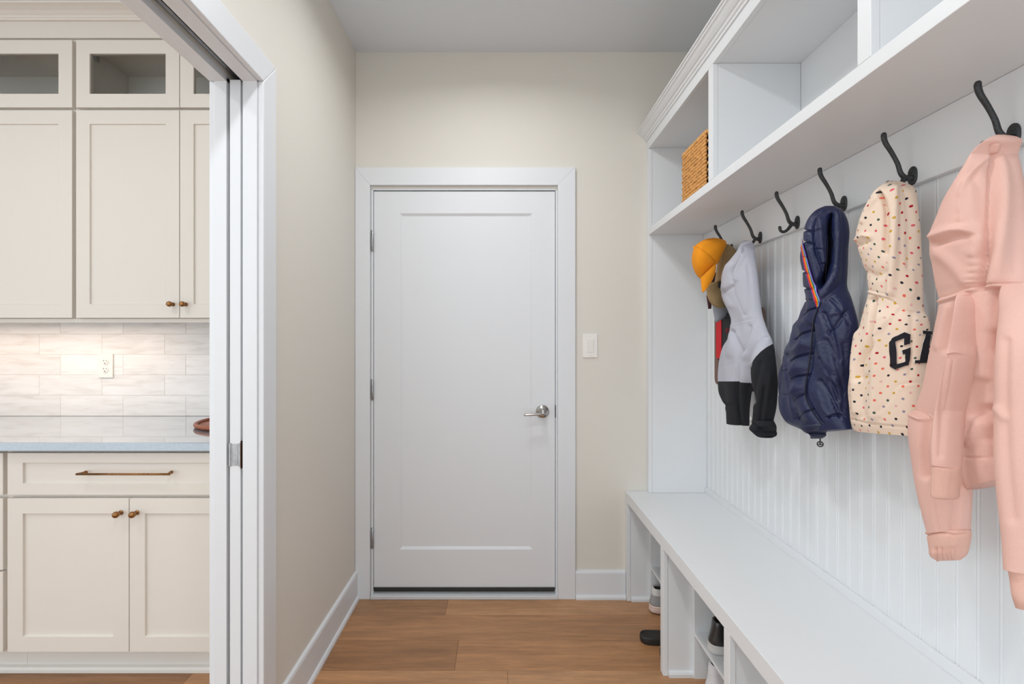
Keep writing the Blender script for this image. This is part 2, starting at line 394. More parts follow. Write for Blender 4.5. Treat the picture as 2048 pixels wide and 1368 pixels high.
MB().lathe((.2035, yd-.0625, .9335), (0, -1, 0), [(0, .005), (.002, .005), (.0022, .002)], 16).build('lock_button', M['steel'], door, 0)
sp = MB().box(DX1-.0095, DX1-.0075, YB-.006, YB+.03, .905, .968)
sp.build('strike_plate', mat('dark_strike', (62, 58, 52), .4, .8), door, .001, 'dark strike plate in the jamb')

# light switch
sw = thing('light_switch', 'off-white rocker light switch on the beige wall right of the white door', 'light switch', (.4425, YB, 1.266))
X0 = .4425; Z0 = 1.266
MB().box(X0-.0375, X0+.0375, YB-.006, YB, Z0-.060, Z0+.060).build('cover_plate', M['plastic'], sw, .003)
r_ = MB(); r_.prism([(YB-.005, Z0-.033), (YB-.0075, Z0-.033), (YB-.010, Z0+.0), (YB-.0125, Z0+.033), (YB-.005, Z0+.033)], 0, X0-.0165, X0+.0165)
r_.build('rocker', M['plastic'], sw, .0008)
for dz in (.048, -.048): MB().lathe((X0, YB-.006, Z0+dz), (0, -1, 0), [(0, .0028), (.0012, .0025)], 12).build('screw', M['plastic'], sw)

# ------------------------------------------------------------------ pocket door opening in the left wall
# casing both sides
def casing_x(name, xf, xb, yo, ztop, wdt):
    b_ = MB(); yi = yo-wdt; y2 = .30-.0
    def quad(pts):
        vs = [(xf, y, z) for y, z in pts]+[(xb, y, z) for y, z in pts]; n = len(pts)
        b_.add(vs, [tuple(range(n)), tuple(range(n, 2*n))[::-1]]+[(i, (i+1) % n, n+(i+1) % n, n+i) for i in range(n)])
    quad([(yo, 0), (yo, ztop), (yi, ztop-wdt), (yi, 0)])
    ya = .30-(wdt-.006)
    quad([(yo, ztop), (ya, ztop), (ya+wdt, ztop-wdt), (yi, ztop-wdt)])
    quad([(ya, 0), (ya, ztop), (ya+wdt, ztop-wdt), (ya+wdt, 0)])
    return struct(b_.build(name, M['trim'], bevel=.003))
casing_x('trim_4', WL+.018, WL, 1.5876, 2.154, .0853)
casing_x('trim_5', WL2-.018, WL2, 1.5876, 2.154, .0853)
m_ = MB()
for xa, xb in ((-.777, WL+.0005), (WL2-.0005, -.825)):
    m_.box(xa, xb, 1.497, PY, 0, 2.080); m_.box(xa, xb, .28, PY, 2.066, 2.086); m_.box(xa, xb, .28, .30, 0, 2.08)
# door stop beads
struct(m_.build('trim_6', M['trim'], bevel=.0012))
struct(MB().box(-.825, -.777, .28, .30, 0, 2.16).build('trim_7', M['trim'], bevel=.001))
# track in the head
tk = thing('pocket_door_track', 'grey metal sliding track in the dark slot of the pocket doorway head', 'door track', (-.8, .9, 2.14))
tb = MB(); tb.box(-.817, -.785, .31, 2.3, 2.135, 2.138).box(-.817, -.814, .31, 2.3, 2.096, 2.138).box(-.788, -.785, .31, 2.3, 2.096, 2.138).box(-.817, -.807, .31, 2.3, 2.093, 2.097).box(-.795, -.785, .31, 2.3, 2.093, 2.097)
tb.build('rail', M['steel'], tk)
pd = MB().box(-.8165, -.7845, 1.4995, 2.36, .012, 2.072).build('door_2', M['trim'], None, .0012)
pd['kind'] = 'structure'
ep = MB()
ep.box(-.8175, -.8125, 1.496, 1.54, .912, .982).box(-.7885, -.7835, 1.496, 1.54, .912, .982).box(-.813, -.788, 1.4985, 1.502, .914, .980)
ep.box(-.8125, -.809, 1.4975, 1.501, .916, .978).box(-.7945, -.7915, 1.4975, 1.501, .916, .978)
ep.build('edge_pull', M['steel'], pd, .0006, 'square steel edge pull')
MB().box(-.7838, -.7815, 1.4975, 1.56, .905, .988).build('pull_flange', mat('bronze_flange', (92, 64, 46), .4, .8), pd, .0005, 'bronze side plate of the pull')

# ------------------------------------------------------------------ pantry: cabinets
YD = 1.870; YU = 2.196
def shaker(name, x0, x1, z0, z1, y, parent, rail=.058, glass=False, label=None, m=None, th=.02):
    if not glass:
        return panel_door(MB(), x0, x1, z0, z1, y, th, x0+rail, x1-rail, z0+rail, z1-rail, .008, .0015).build(name, M['cab'], parent, .001, label)
    b_ = MB()
    O = [(x0, z0), (x1, z0), (x1, z1), (x0, z1)]; I = [(x0+rail, z0+rail), (x1-rail, z0+rail), (x1-rail, z1-rail), (x0+rail, z1-rail)]
    vs = [(x, yy, z) for yy in (y, y+th) for q_ in (O, I) for x, z in q_]; fs = []
    for i in range(4):
        j = (i+1) % 4; fs += [(i, j, 4+j, 4+i), (8+j, 8+i, 12+i, 12+j), (j, i, 8+i, 8+j), (4+i, 4+j, 12+j, 12+i)]
    b_.add(vs, fs)
    d = b_.build(name, M['cab'], parent, .001, label)
    MB().box(x0+rail, x1-rail, y+.011, y+.014, z0+rail, z1-rail).build('pane', M['glass'], d, 0, 'clear glass pane')
    return d
def knob(x, y, z, parent):
    MB().lathe((x, y, z), (0, -1, 0), [(0, .0085), (.003, .0085), (.0035, .0055), (.010, .005), (.014, .0075), (.020, .0108), (.027, .0118), (.032, .0105), (.035, .006), (.0355, .001)], 24).build('knob', M['brass'], parent, 0, 'aged brass knob')
def wall_cab(x0, x1, label, knobs=True):
    t = thing('wall_cabinet', label, 'cabinet', ((x0+x1)/2, YU+.15, 1.37), 'stacked wall cabinets over the pantry counter')
    b_ = MB(); ya = YU+.021; y2 = YB-.014
    b_.box(x0, x0+.018, ya, y2, 1.39, 2.625).box(x1-.018, x1, ya, y2, 1.39, 2.625)
    b_.box(x0+.018, x1-.018, ya, y2, 1.39, 1.408).box(x0+.018, x1-.018, ya, y2, 2.300, 2.318).box(x0+.018, x1-.018, ya, y2, 2.607, 2.625)
    b_.box(x0+.018, x1-.018, y2-.008, y2, 1.408, 2.607)
    b_.box(x0+.018, x1-.018, ya+.04, y2-.01, 1.80, 1.818)
    # face frame
    for xa in (x0, x1-.038): b_.box(xa, xa+.038, ya-.018, ya, 1.39, 2.625)
    for za, zb in ((1.39, 1.42), (2.29, 2.33), (2.595, 2.625)): b_.box(x0+.038, x1-.038, ya-.018, ya, za, zb)
    b_.build('carcass', M['cab'], t, .0008)
    bx('light_rail', (x0, x1, YU+.001, YU+.019, 1.371, 1.3895), M['cab'], t, .0015)
    xm = (x0+x1)/2
    for k, (xa, xb) in enumerate(((x0+.008, xm-.0015), (xm+.0015, x1-.008))):
        d = shaker('door', xa, xb, 1.391, 2.303, YU-.019, t, .060)
        kx = xb-.0265 if k == 0 else xa+.0265
        if knobs: knob(kx, YU-.019, 1.4500, d)
        shaker('glass_door', xa, xb, 2.3155, 2.612, YU-.019, t, .060, True)
        hx = xa+.064 if k == 0 else xb-.064
        for hz in (2.375, 2.55):
            MB().box(hx-.004, hx+.003, YU+.004, YU+.03, hz-.014, hz+.014).build('hinge', M['steel'], t, .002, 'small concealed hinge')
    return t
# doors sit 19 mm proud of YU so that their faces match
YUF = YU
YU = YU+.019
wall_cab(-1.8795, -.953, 'tall greige wall cabinet with two brass knobs and glass doors, beside the pocket doorway')
wall_cab(-2.802, -1.8805, 'tall greige wall cabinet at the left edge of the photo, no knob in view')
YU = YUF
# frieze + crown of the pantry cabinets
m_ = MB(); m_.box(-2.802, -.88, YU+.008, YU+.1, 2.6255, 2.70)
pr = [(YU+.1, 2.697), (YU-.004, 2.697), (YU-.006, 2.703), (YU-.010, 2.706), (YU-.012, 2.712), (YU-.018, 2.716), (YU-.028, 2.724), (YU-.046, 2.732), (YU-.060, 2.736), (YU-.064, 2.7415), (YU+.1, 2.7415)]
m_.prism(pr, 0, -2.802, -.865)
struct(m_.build('trim_8', M['cab'], bevel=0))

def base_cab(x0, x1, label, drawers):
    t = thing('base_cabinet', label, 'cabinet', ((x0+x1)/2, YD+.3, 0), 'base cabinets under the pantry counter')
    b_ = MB(); ya = YD+.001; y2 = YB-.001
    b_.box(x0, x1, ya+.02, y2, .114, .880)
    b_.build('carcass', M['cab'], t, .0008)
    bx('toe_kick', (x0, x1, 1.958, 1.975, 0, .1135), M['toe'], t, .001)
    q = MB(); q.prism([(1.957, 0), (1.940, 0), (1.940, .012), (1.945, .02), (1.9575, .023)], 0, x0, x1); q.build('shoe_moulding', M['toe'], t)
    q.v = []
    xm = (x0+x1)/2
    if drawers:
        for za, zb in ((.713, .870), (.432, .700), (.1256, .425)):
            d = shaker('drawer', x0+.008, x1-.008, za, zb, YD, t, .058 if zb-za > .2 else .0425)
            pull(xm, YD, za+(zb-za)*.55, d)
    else:
        d = panel_door(MB(), x0+.008, x1-.008, .713, .870, YD, .02, x0+.008+.0575, x1-.008-.0575, .755, .833, .008, .0015).build('drawer', M['cab'], t, .001)
        pull(xm, YD, .7985, d)
        for k, (xa, xb) in enumerate(((x0+.008, xm-.0015), (xm+.0015, x1-.008))):
            d = shaker('door', xa, xb, .1256, .700, YD, t, .0575)
            knob(xb-.0285 if k == 0 else xa+.0285, YD, .6475, d)
    return t
def pull(x, y, z, parent):
    b_ = MB(); L = .172
    b_.tube([(x-L, y-.030, z), (x+L, y-.030, z)], .0042, 12)
    for s in (-1, 1):
        b_.tube(cr_pts([(x+s*(L-.012), y-.001, z), (x+s*(L-.012), y-.015, z), (x+s*(L-.004), y-.030, z)], 8), [.0065, .0062, .0055, .005, .0045, .0045, .0045, .0045], 12)
    b_.build('pull', M['brass'], parent, 0, 'long brass bar pull')
base_cab(-1.858, -.931, 'greige base cabinet with one wide drawer and two doors with brass knobs', False)
base_cab(-2.72, -1.8585, 'greige drawer cabinet cut off at the left edge of the photo', True)
t = tag(MB().box(-2.74, -.89, 1.842, YB-.0015, .8815, .914).build('countertop', M['counter'], None, .003), 'pale blue-grey polished stone countertop on the pantry cabinets', 'countertop')
# backsplash tiles
m_ = MB(); m_.box(-2.8, -.87, YB-.0092, YB-.0005, .9145, 1.395, 1)
th = .1027
for r in range(5):
    z0 = .9145+r*th; z1 = min(z0+th, 1.3949); x = -1.897-5*.314+(0 if r % 2 == 0 else -.106)
    while x < -.87:
        a, b_ = max(x, -2.8), min(x+.314, -.87)
        if b_ > a+.01: m_.box(a+.0008, b_-.0008, YB-.010, YB-.003, z0+.0008, z1-.0008, 0, (random.random(), random.random(), random.random()))
        x += .314
ts = tag(m_.build('tile_backsplash', [M['tile'], M['grout']], None, .0006), 'cream marble subway tile backsplash between pantry counter and wall cabinets', 'backsplash')
# outlet
ot = thing('wall_outlet', 'white double power outlet on the marble tile backsplash', 'outlet', (-1.981, YB-.010, 1.166))
X0, Z0, y0 = -1.981, 1.166, YB-.0105
MB().box(X0-.0375, X0+.0375, y0-.006, y0, Z0-.060, Z0+.060).build('cover_plate', M['plastic'], ot, .003)
for dz in (.0195, -.0195):
    rc = MB().lathe((X0, y0-.0058, Z0+dz), (0, -1, 0), [(0, .0165), (.0022, .0165), (.0026, .0155)], 28).build('receptacle', M['plastic'], ot)
    s_ = MB().box(X0-.0075, X0-.0055, y0-.0092, y0-.008, Z0+dz+.002, Z0+dz+.010).box(X0+.0055, X0+.0075, y0-.0092, y0-.008, Z0+dz+.002, Z0+dz+.009)
    s_.lathe((X0, y0-.008, Z0+dz-.007), (0, -1, 0), [(0, .0026), (.0012, .0026)], 12)
    s_.build('slots', M['slot'], rc)
# wooden tray on the counter, mostly hidden
tr = thing('wooden_tray', 'reddish brown wooden tray peeking out on the pantry counter beside the doorway', 'tray', (-1.15, 2.27, .914))
m_ = MB(); 
m_.lathe((-1.15, 2.27, .9142), (0, 0, 1), [(0, .20), (.003, .205), (.008, .206), (.010, .20), (.010, .001)], 48)
m_.build('base', M['wood'], tr)
m_ = MB(); ring = [(-1.15+.206*math.cos(a), 2.27+.206*math.sin(a), .926) for a in np.linspace(0, 2*PI, 65)]
m_.tube(ring, .009, 8, flatdir=(0, 0, 1)); m_.build('rim', M['wood'], tr)

# ------------------------------------------------------------------ mudroom bench
BX = .620; BW = 1.016; ZT = .5375; Y0 = -.9
PITCH = .559
stY = [2.4975, 1.940, 1.381, .822, .263, -.296, -.855]
bn = thing('mudroom_bench', 'long white built-in bench with open shoe cubbies below along the right wall', 'bench', (.82, .8, 0))
MB().prism([(BX, .4875), (BX+.018, .4875), (BX+.018, ZT-.018), (WR-.001, ZT-.018), (WR-.001, ZT), (BX, ZT)], 1, Y0, YB-.001).build('seat_top', M['unit'], bn, .0014)
for i, y in enumerate(stY):
    y1 = min(y+.0175, YB-.001)
    bx('stile', (BX, BX+.018, y-.0175, y1, 0, .487), M['unit'], bn, .0015)
    bx('divider', (BX+.0185, WR-.001, y-.0155, y1, 0, ZT-.0185), M['unit'], bn, .001)
    # shoe moulding on the near side of each divider
    q = MB(); q.prism([(y-.0157, 0), (y-.0285, 0), (y-.0285, .012), (y-.024, .019), (y-.0157, .021)], 0, BX+.02, .7325)
    q.build('shoe_moulding', M['unit'], bn)
    if i+1 < len(stY):
        ya = stY[i+1]+.0175; yb = y-.0158
        cb = MB()
        cb.box(.733, WR-.02, yb-.018, yb, 0, ZT-.019).box(.733, WR-.02, ya, ya+.016, 0, ZT-.019)
        cb.box(.7335, WR-.02, ya+.016, yb-.018, .165, .177)
        cb.box(WR-.02, WR-.012, ya, yb, 0, ZT-.019)
        cb.build('shoe_cubby', M['unit'], bn, .0008)

# ------------------------------------------------------------------ hutch above the bench
HX = .726
hu = thing('coat_hutch', 'tall white hutch with beadboard back, hook rail and open upper cubbies standing on the bench', 'hutch', (.87, .8, ZT))
# beadboard
pf = []; y = Y0
pitch = .0495; ph = (1.132-.01) % pitch
y = Y0+ph
prof = [(BW, Y0)]
while y < 2.46:
    g = .0022
    for k in (0, 1):
        c = y+k*.009
        prof += [(BW, c-g), (BW+.0018, c-g*.4), (BW+.0018, c+g*.4), (BW, c+g)]
        if k == 0: prof += [(BW-.0006, c+.0045)]
    y += pitch
prof += [(BW, 2.475), (WR-.001, 2.475), (WR-.001, Y0)]
MB().prism([(a, b_) for a, b_ in prof], 2, ZT+.0005, 1.8145).build('beadboard_panel', M['unit'], hu)
bx('base_strip', (BW-.008, BW-.0005, Y0, 2.475, ZT+.0002, ZT+.027), M['unit'], hu, .0006)
RX = .997
bx('hook_rail', (RX, BW-.0005, Y0, 2.475, 1.667, 1.8145), M['unit'], hu, .0015)
bx('shelf', (HX, WR-.001, Y0, 2.476, 1.815, 1.8475), M['unit'], hu, .0012)
bx('back_panel', (WR-.006, WR-.001, Y0, 2.476, 1.848, 2.2455), M['unit'], hu, .0)
# end at the back wall: stile + panel
bx('stile', (HX, HX+.018, 2.476, YB-.001, ZT+.0005, 2.2435), M['unit'], hu, .0012)
bx('end_panel', (HX+.0185, WR-.001, 2.4775, YB-.001, ZT+.0005, 2.33), M['unit'], hu, .0008)
bx('top_rail', (HX, HX+.018, Y0, YB-.001, 2.244, 2.334), M['unit'], hu, .0012)
bx('top_panel', (HX+.0185, WR-.001, Y0, 2.477, 2.246, 2.262), M['unit'], hu, .001)
for y in (1.741, 1.003, .265, -.473):
    bx('stile', (HX, HX+.018, y-.019, y+.019, 1.848, 2.2435), M['unit'], hu, .0012)
    bx('divider', (HX+.0185, WR-.007, y-.0185, y+.0185, 1.848, 2.2455), M['unit'], hu, .001)
cp = [(HX-.0003, 2.289), (HX-.005, 2.289), (HX-.006, 2.296), (HX-.012, 2.300), (HX-.014, 2.306), (HX-.020, 2.309), (HX-.028, 2.316), (HX-.036, 2.325), (HX-.041, 2.327), (HX-.043, 2.333), (HX-.048, 2.334), (HX-.048, 2.340), (HX-.0003, 2.340)]
MB().prism(cp, 1, Y0, YB-.001).build('crown_moulding', M['unit'], hu)

# ------------------------------------------------------------------ hooks
hookY = [2.170, 1.928, 1.686, 1.4565, 1.2125, .973]
hl = ['dark iron coat hook at the far end of the rail, mostly behind the yellow cap',
      'dark iron coat hook holding the grey and black hoodie', 'dark iron double coat hook with nothing hanging on it',
      'dark iron coat hook holding the navy puffer jacket', 'dark iron coat hook holding the polka dot hoodie',
      'largest and nearest dark iron coat hook, holding the pink hoodie']
def make_hook(y, label):
    x = RX; z = 1.688
    t = thing('coat_hook', label, 'coat hook', (x, y, z), 'coat hooks along the rail')
    b_ = MB(); pl = []
    n = 28; vs = []
    for lay, (xx, sc) in enumerate(((x-.0002, 1.0), (x-.003, 1.0), (x-.0045, .86))):
        for k in range(n):
            a = 2*PI*k/n; yy = .0135*math.cos(a)*sc; zz = .0225*math.copysign(abs(math.sin(a))**.8, math.sin(a))*sc
            vs.append((xx, y+yy, z+zz))
    fs = [(l*n+k, l*n+(k+1) % n, (l+1)*n+(k+1) % n, (l+1)*n+k) for l in range(2) for k in range(n)]+[tuple(range(n))[::-1], tuple(range(2*n, 3*n))]
    b_.add(vs, fs, 0, True)
    b_.lathe((x-.004, y, z+.011), (-1, 0, 0), [(0, .004), (.0015, .0035), (.0018, .001)], 12)
    b_.build('back_plate', M['iron'], t)
    a_ = MB()
    up = cr_pts([(x-.002, z-.006), (x-.018, z-.005), (x-.030, z+.006), (x-.038, z+.030), (x-.052, z+.056), (x-.066, z+.078), (x-.071, z+.093), (x-.0705, z+.104)], 34)
    rad = np.interp(np.linspace(0, 1, 34), [0, .12, .3, .5, .8, .93, 1], [.0085, .0065, .0055, .0050, .0060, .0062, .0040])
    a_.tube([(p[0], y, p[1]) for p in up], rad, 14)
    lo = cr_pts([(x-.020, z-.004), (x-.027, z-.016), (x-.037, z-.027), (x-.049, z-.032), (x-.058, z-.027), (x-.060, z-.019), (x-.057, z-.0165)], 26)
    rad = np.interp(np.linspace(0, 1, 26), [0, .3, .75, .9, 1], [.006, .0052, .0045, .0068, .0045])
    a_.tube([(p[0], y, p[1]) for p in lo], rad, 14)
    a_.build('double_prong', M['iron'], t)
for y, lb in zip(hookY, hl): make_hook(y, lb)

# ------------------------------------------------------------------ basket
bk = thing('woven_basket', 'square golden woven basket in the far upper cubby', 'basket', (.85, 1.915, 1.848))
bx0, bx1, by0, by1, bz0, bz1 = .737, .985, 1.796, 2.032, 1.8485, 2.042
m_ = MB()
for (a0, a1, c0, c1) in ((bx0, bx0+.008, by0, by1), (bx1-.008, bx1, by0, by1), (bx0, bx1, by0, by0+.008), (bx0, bx1, by1-.008, by1)):
    m_.box(a0, a1, c0, c1, bz0, bz1-.01)
m_.box(bx0, bx1, by0, by1, bz0, bz0+.008)
m_.build('liner', M['wickerin'], bk)
m_ = MB(); nrow = 15; rh = (bz1-bz0)/nrow
for r in range(nrow):
    z = bz0+rh*(r+.5)
    per = []
    L1 = by1-by0; L2 = bx1-bx0
    for side in range(4):
        n = 15
        for k in range(n):
            u = (k+.5*(r % 2)+.1*random.uniform(-1, 1))/n
            ln = (L1 if side in (0, 2) else L2)
            s0 = u*ln; s1 = min(ln, s0+ln/n*1.55)
            dz0 = rh*.42; jit = random.uniform(-.0012, .0012)
            pts = []
            for f in np.linspace(0, 1, 6):
                s = s0+(s1-s0)*f; out = .0045*math.sin(PI*f)+.0005+jit*.5; zz = z-dz0+2*dz0*f+jit
                if side == 0: pts.append((bx0-out, by1-s, zz))
                elif side == 1: pts.append((bx0+s, by0-out, zz))
                elif side == 2: pts.append((bx1+out, by0+s, zz))
                else: pts.append((bx1-s, by1+out, zz))
            m_.tube(pts, [.003, .0048, .0056, .0056, .0048, .003], 7)
m_.build('woven_body', M['wicker'], bk)
m_ = MB()
loop = cr_pts([(bx0, by0, bz1-.002), (bx0-.001, (by0+by1)/2, bz1-.006), (bx0, by1, bz1-.002)], 12)
def rope(b_, P, r, turns):
    P = np.array(P); n = len(P)
    for ph in (0, PI):
        q = []
        for i, p in enumerate(P):
            a = turns*2*PI*i/n+ph; q.append((p[0]+r*.6*math.cos(a), p[1], p[2]+r*.6*math.sin(a)) if abs(P[-1][1]-P[0][1]) > .05 else (p[0], p[1]+r*.6*math.cos(a), p[2]+r*.6*math.sin(a)))
        b_.tube(q, r, 7)
def ln3(a, b_, n): return [tuple(np.array(a)*(1-f)+np.array(b_)*f) for f in np.linspace(0, 1, n)]
rope(m_, ln3((bx0, by0, bz1), (bx0, by1, bz1), 60), .0055, 9); rope(m_, ln3((bx1, by0, bz1), (bx1, by1, bz1), 60), .0055, 9)
rope(m_, ln3((bx0, by0, bz1), (bx1, by0, bz1), 60), .0055, 9); rope(m_, ln3((bx0, by1, bz1), (bx1, by1, bz1), 60), .0055, 9)
m_.build('rim', M['wicker'], bk)

# ------------------------------------------------------------------ footwear
def foot(n=48, wid=.5):
    pts = []
    xs = np.concatenate([np.linspace(0, 1, n)])
    ctrl = np.array([(0, 0), (.015, .19), (.05, .28), (.12, .335), (.25, .34), (.42, .34), (.6, .43), (.74, .47), (.86, .42), (.94, .30), (.985, .15), (1, 0)])
    s = (1-np.cos(np.linspace(0, PI, n)))/2
    wv = np.interp(s, ctrl[:, 0], ctrl[:, 1])
    wv = np.convolve(np.pad(wv, 2, mode='reflect', reflect_type='odd'), [.1, .2, .4, .2, .1], 'valid'); wv[0] = wv[-1] = 0
    return s, np.maximum(wv, 0)
FS, FW = foot(40)
def ring3(L, W, x0, x1, ws, z, tf, lift=0):
    # closed footprint ring scaled to span x0..x1 of the length
    out = []
    for s, wv in list(zip(FS, FW))+[(a, -b_) for a, b_ in list(zip(FS, FW))[::-1][1:-1]]:
        out.append(tf(x0+(x1-x0)*s, W*wv*ws, z+lift*max(0, s-.75)**2*L))
    return out
def stack(b_, rings, mi=0, cap0=True, cap1=True):
    n = len(rings[0]); vs = [p for r in rings for p in r]
    fs = [(i*n+k, i*n+(k+1) % n, (i+1)*n+(k+1) % n, (i+1)*n+k) for i in range(len(rings)-1) for k in range(n)]
    if cap0: fs.append(tuple(range(n))[::-1])
    if cap1: fs.append(tuple(range((len(rings)-1)*n, len(rings)*n)))
    b_.add(vs, fs, mi, True)
def tfm(hx, hy, hz, ang):
    c, s = math.cos(ang), math.sin(ang)
    return lambda x, y, z: (hx+x*c-y*s, hy+x*s+y*c, hz+z)
def sneaker(name, label, cat, hx, hy, hz, ang, L, W, up, sole, top, group, solez=.03, hh=.105, gum=None, lin_=None):
    t = thing(name, label, cat, (hx, hy, hz), group); T = tfm(hx, hy, hz+.0003, ang)
    b_ = MB()
    stack(b_, [ring3(L, W, .004, L-.004, .94, 0 if not gum else .006, T, 1.2), ring3(L, W, 0, L, 1.0, .008, T, 1.0), ring3(L, W, .001, L-.001, 1.0, solez*.62, T, .9),
               ring3(L, W, .004, L-.003, .97, solez*.72, T, .9), ring3(L, W, .001, L-.001, 1.0, solez*.8, T, .9), ring3(L, W, .004, L-.004, .95, solez, T, .8)])
    b_.build('sole', M[sole], t, 0)
    if gum:
        g_ = MB(); stack(g_, [ring3(L, W, .008, L-.008, .9, 0, T, 1.2), ring3(L, W, .001, L-.001, .98, .006, T, 1.0)]); g_.build('outsole', M[gum], t)
    u = MB(); rr = []
    prof = [(solez-.002, .004, L-.008, .93), (solez+.008, .003, L-.010, .92), (solez+.020, .007, L-.030, .88), (solez+.032, .010, L*.80, .84),
            (solez+(hh-solez)*.62, .014, L*.62, .80), (solez+(hh-solez)*.82, .017, L*.54, .76), (hh, .019, L*.50, .72)]
    for z, a, c, ws in prof: rr.append(ring3(L, W, a, c, ws, z, T))
    rr.append(ring3(L, W, .022, L*.49, .68, hh+.003, T))
    rr.append(ring3(L, W, .026, L*.48, .60, hh-.002, T))
    stack(u, rr, cap1=False); u.build('upper', M[up], t)
    l_ = MB(); stack(l_, [ring3(L, W, .026, L*.48, .60, hh-.002, T), ring3(L, W, .028, L*.48, .58, hh-.02, T), ring3(L, W, .026, L*.5, .62, solez+.012, T)], cap0=False)
    l_.build('lining', M[lin_ or 'lining'], t)
    # heel collar patch and laces
    c_ = MB(); stack(c_, [ring3(L, W, .0135, L*.56, .80, hh-.026, T), ring3(L, W, .0165, L*.52, .75, hh-.003, T), ring3(L, W, .0215, L*.49, .69, hh+.0042, T)], cap0=False, cap1=False)
    if up != 'shoeB': c_.build('collar', M[top], t)
    for k in range(4):
        xx = L*(.50+.055*k); zz = solez+(hh-solez)*(.80-.15*k)
        q = MB(); q.tube([T(xx, -.026, zz-.012), T(xx+.003, -.012, zz+.004), T(xx+.004, 0, zz+.008), T(xx+.003, .012, zz+.004), T(xx, .026, zz-.012)], .003, 8)
        q.build('lace', M['soleW'], t)
    return t
def slide(label, hx, hy, ang):
    L, W = .27, .100
    t = thing('slide_sandal', label, 'sandal', (hx, hy, 0), 'pair of black slide sandals'); T = tfm(hx, hy, .0003, ang)
    b_ = MB(); stack(b_, [ring3(L, W, .006, L-.006, .95, 0, T), ring3(L, W, .001, L-.001, 1.0, .006, T), ring3(L, W, 0, L, 1.0, .024, T), ring3(L, W, .002, L-.002, .98, .030, T), ring3(L, W, .006, L-.006, .90, .0315, T), ring3(L, W, .010, L-.010, .84, .0275, T)], cap1=False)
    b_.build('sole', M['rubber'], t)
    f_ = MB(); stack(f_, [ring3(L, W, .010, L-.010, .84, .0275, T), ring3(L, W, .02, L-.02, .7, .026, T)], cap0=False); f_.build('footbed', M['rubber2'], t)
    s_ = MB(); vs = []; n = 15
    for r_, xx in ((0, .135), (0, .215)):
        pass
    for layer in (0, .005):
        for i in range(7):
            xx = .130+.095*i/6
            for k in range(n):
                a = PI*k/(n-1); vs.append(T(xx, (.049-layer)*math.cos(a), .016+(.048-layer)*math.sin(a)**.8+.004*math.sin(PI*i/6)))
    fs = []
    for l2 in range(2):
        o = l2*7*n
        for i in range(6):
            for k in range(n-1): fs.append((o+i*n+k, o+i*n+k+1, o+(i+1)*n+k+1, o+(i+1)*n+k))
    for k in range(n-1): fs += [(k, k+1, 7*n+k+1, 7*n+k), (6*n+k, 6*n+k+1, 13*n+k+1, 13*n+k)]
    for i in range(6): fs += [(i*n, (i+1)*n, (i+8)*n, (i+7)*n), (i*n+n-1, (i+1)*n+n-1, (i+8)*n+n-1, (i+7)*n+n-1)]
    s_.add(vs, fs, 0, True); s_.build('strap', M['rubber'], t)
    return t
sneaker('sneaker', 'grey mesh sneaker with pale pink sole on the floor in the far bench bay', 'shoe', .700, 2.385, 0, -.02, .27, .104, 'shoeG', 'soleP', 'soleW', None, .038, .112, 'gum')
slide('black rubber slide sandal sticking furthest out from under the bench', .592, 2.150, -.06)
slide('black rubber slide sandal half hidden behind the white bench post', .642, 2.035, -.03)
sneaker('sneaker', 'black leather sneaker with white sole on the middle bench shelf, farther of the pair', 'shoe', .738, 1.796, .1775, -.05, .26, .100, 'shoeB', 'soleW', 'shoeB', 'pair of black sneakers on the cubby shelf', .032, .108)
sneaker('sneaker', 'black leather sneaker on the middle bench shelf, nearer and mostly behind the post', 'shoe', .752, 1.690, .1775, .0, .26, .100, 'shoeB', 'soleW', 'shoeB', 'pair of black sneakers on the cubby shelf', .032, .108)
sneaker('sneaker', 'white leather sneaker on the floor under the middle bench shelf, farther of the pair', 'shoe', .735, 1.812, 0, -.05, .27, .104, 'shoeW', 'soleW', 'shoeW', 'pair of white sneakers on the floor under the shelf', .032, .118)
sneaker('sneaker', 'white leather sneaker on the floor under the middle bench shelf, nearer of the pair', 'shoe', .740, 1.690, 0, .02, .27, .104, 'shoeW', 'soleW', 'shoeW', 'pair of white sneakers on the floor under the shelf', .032, .118)

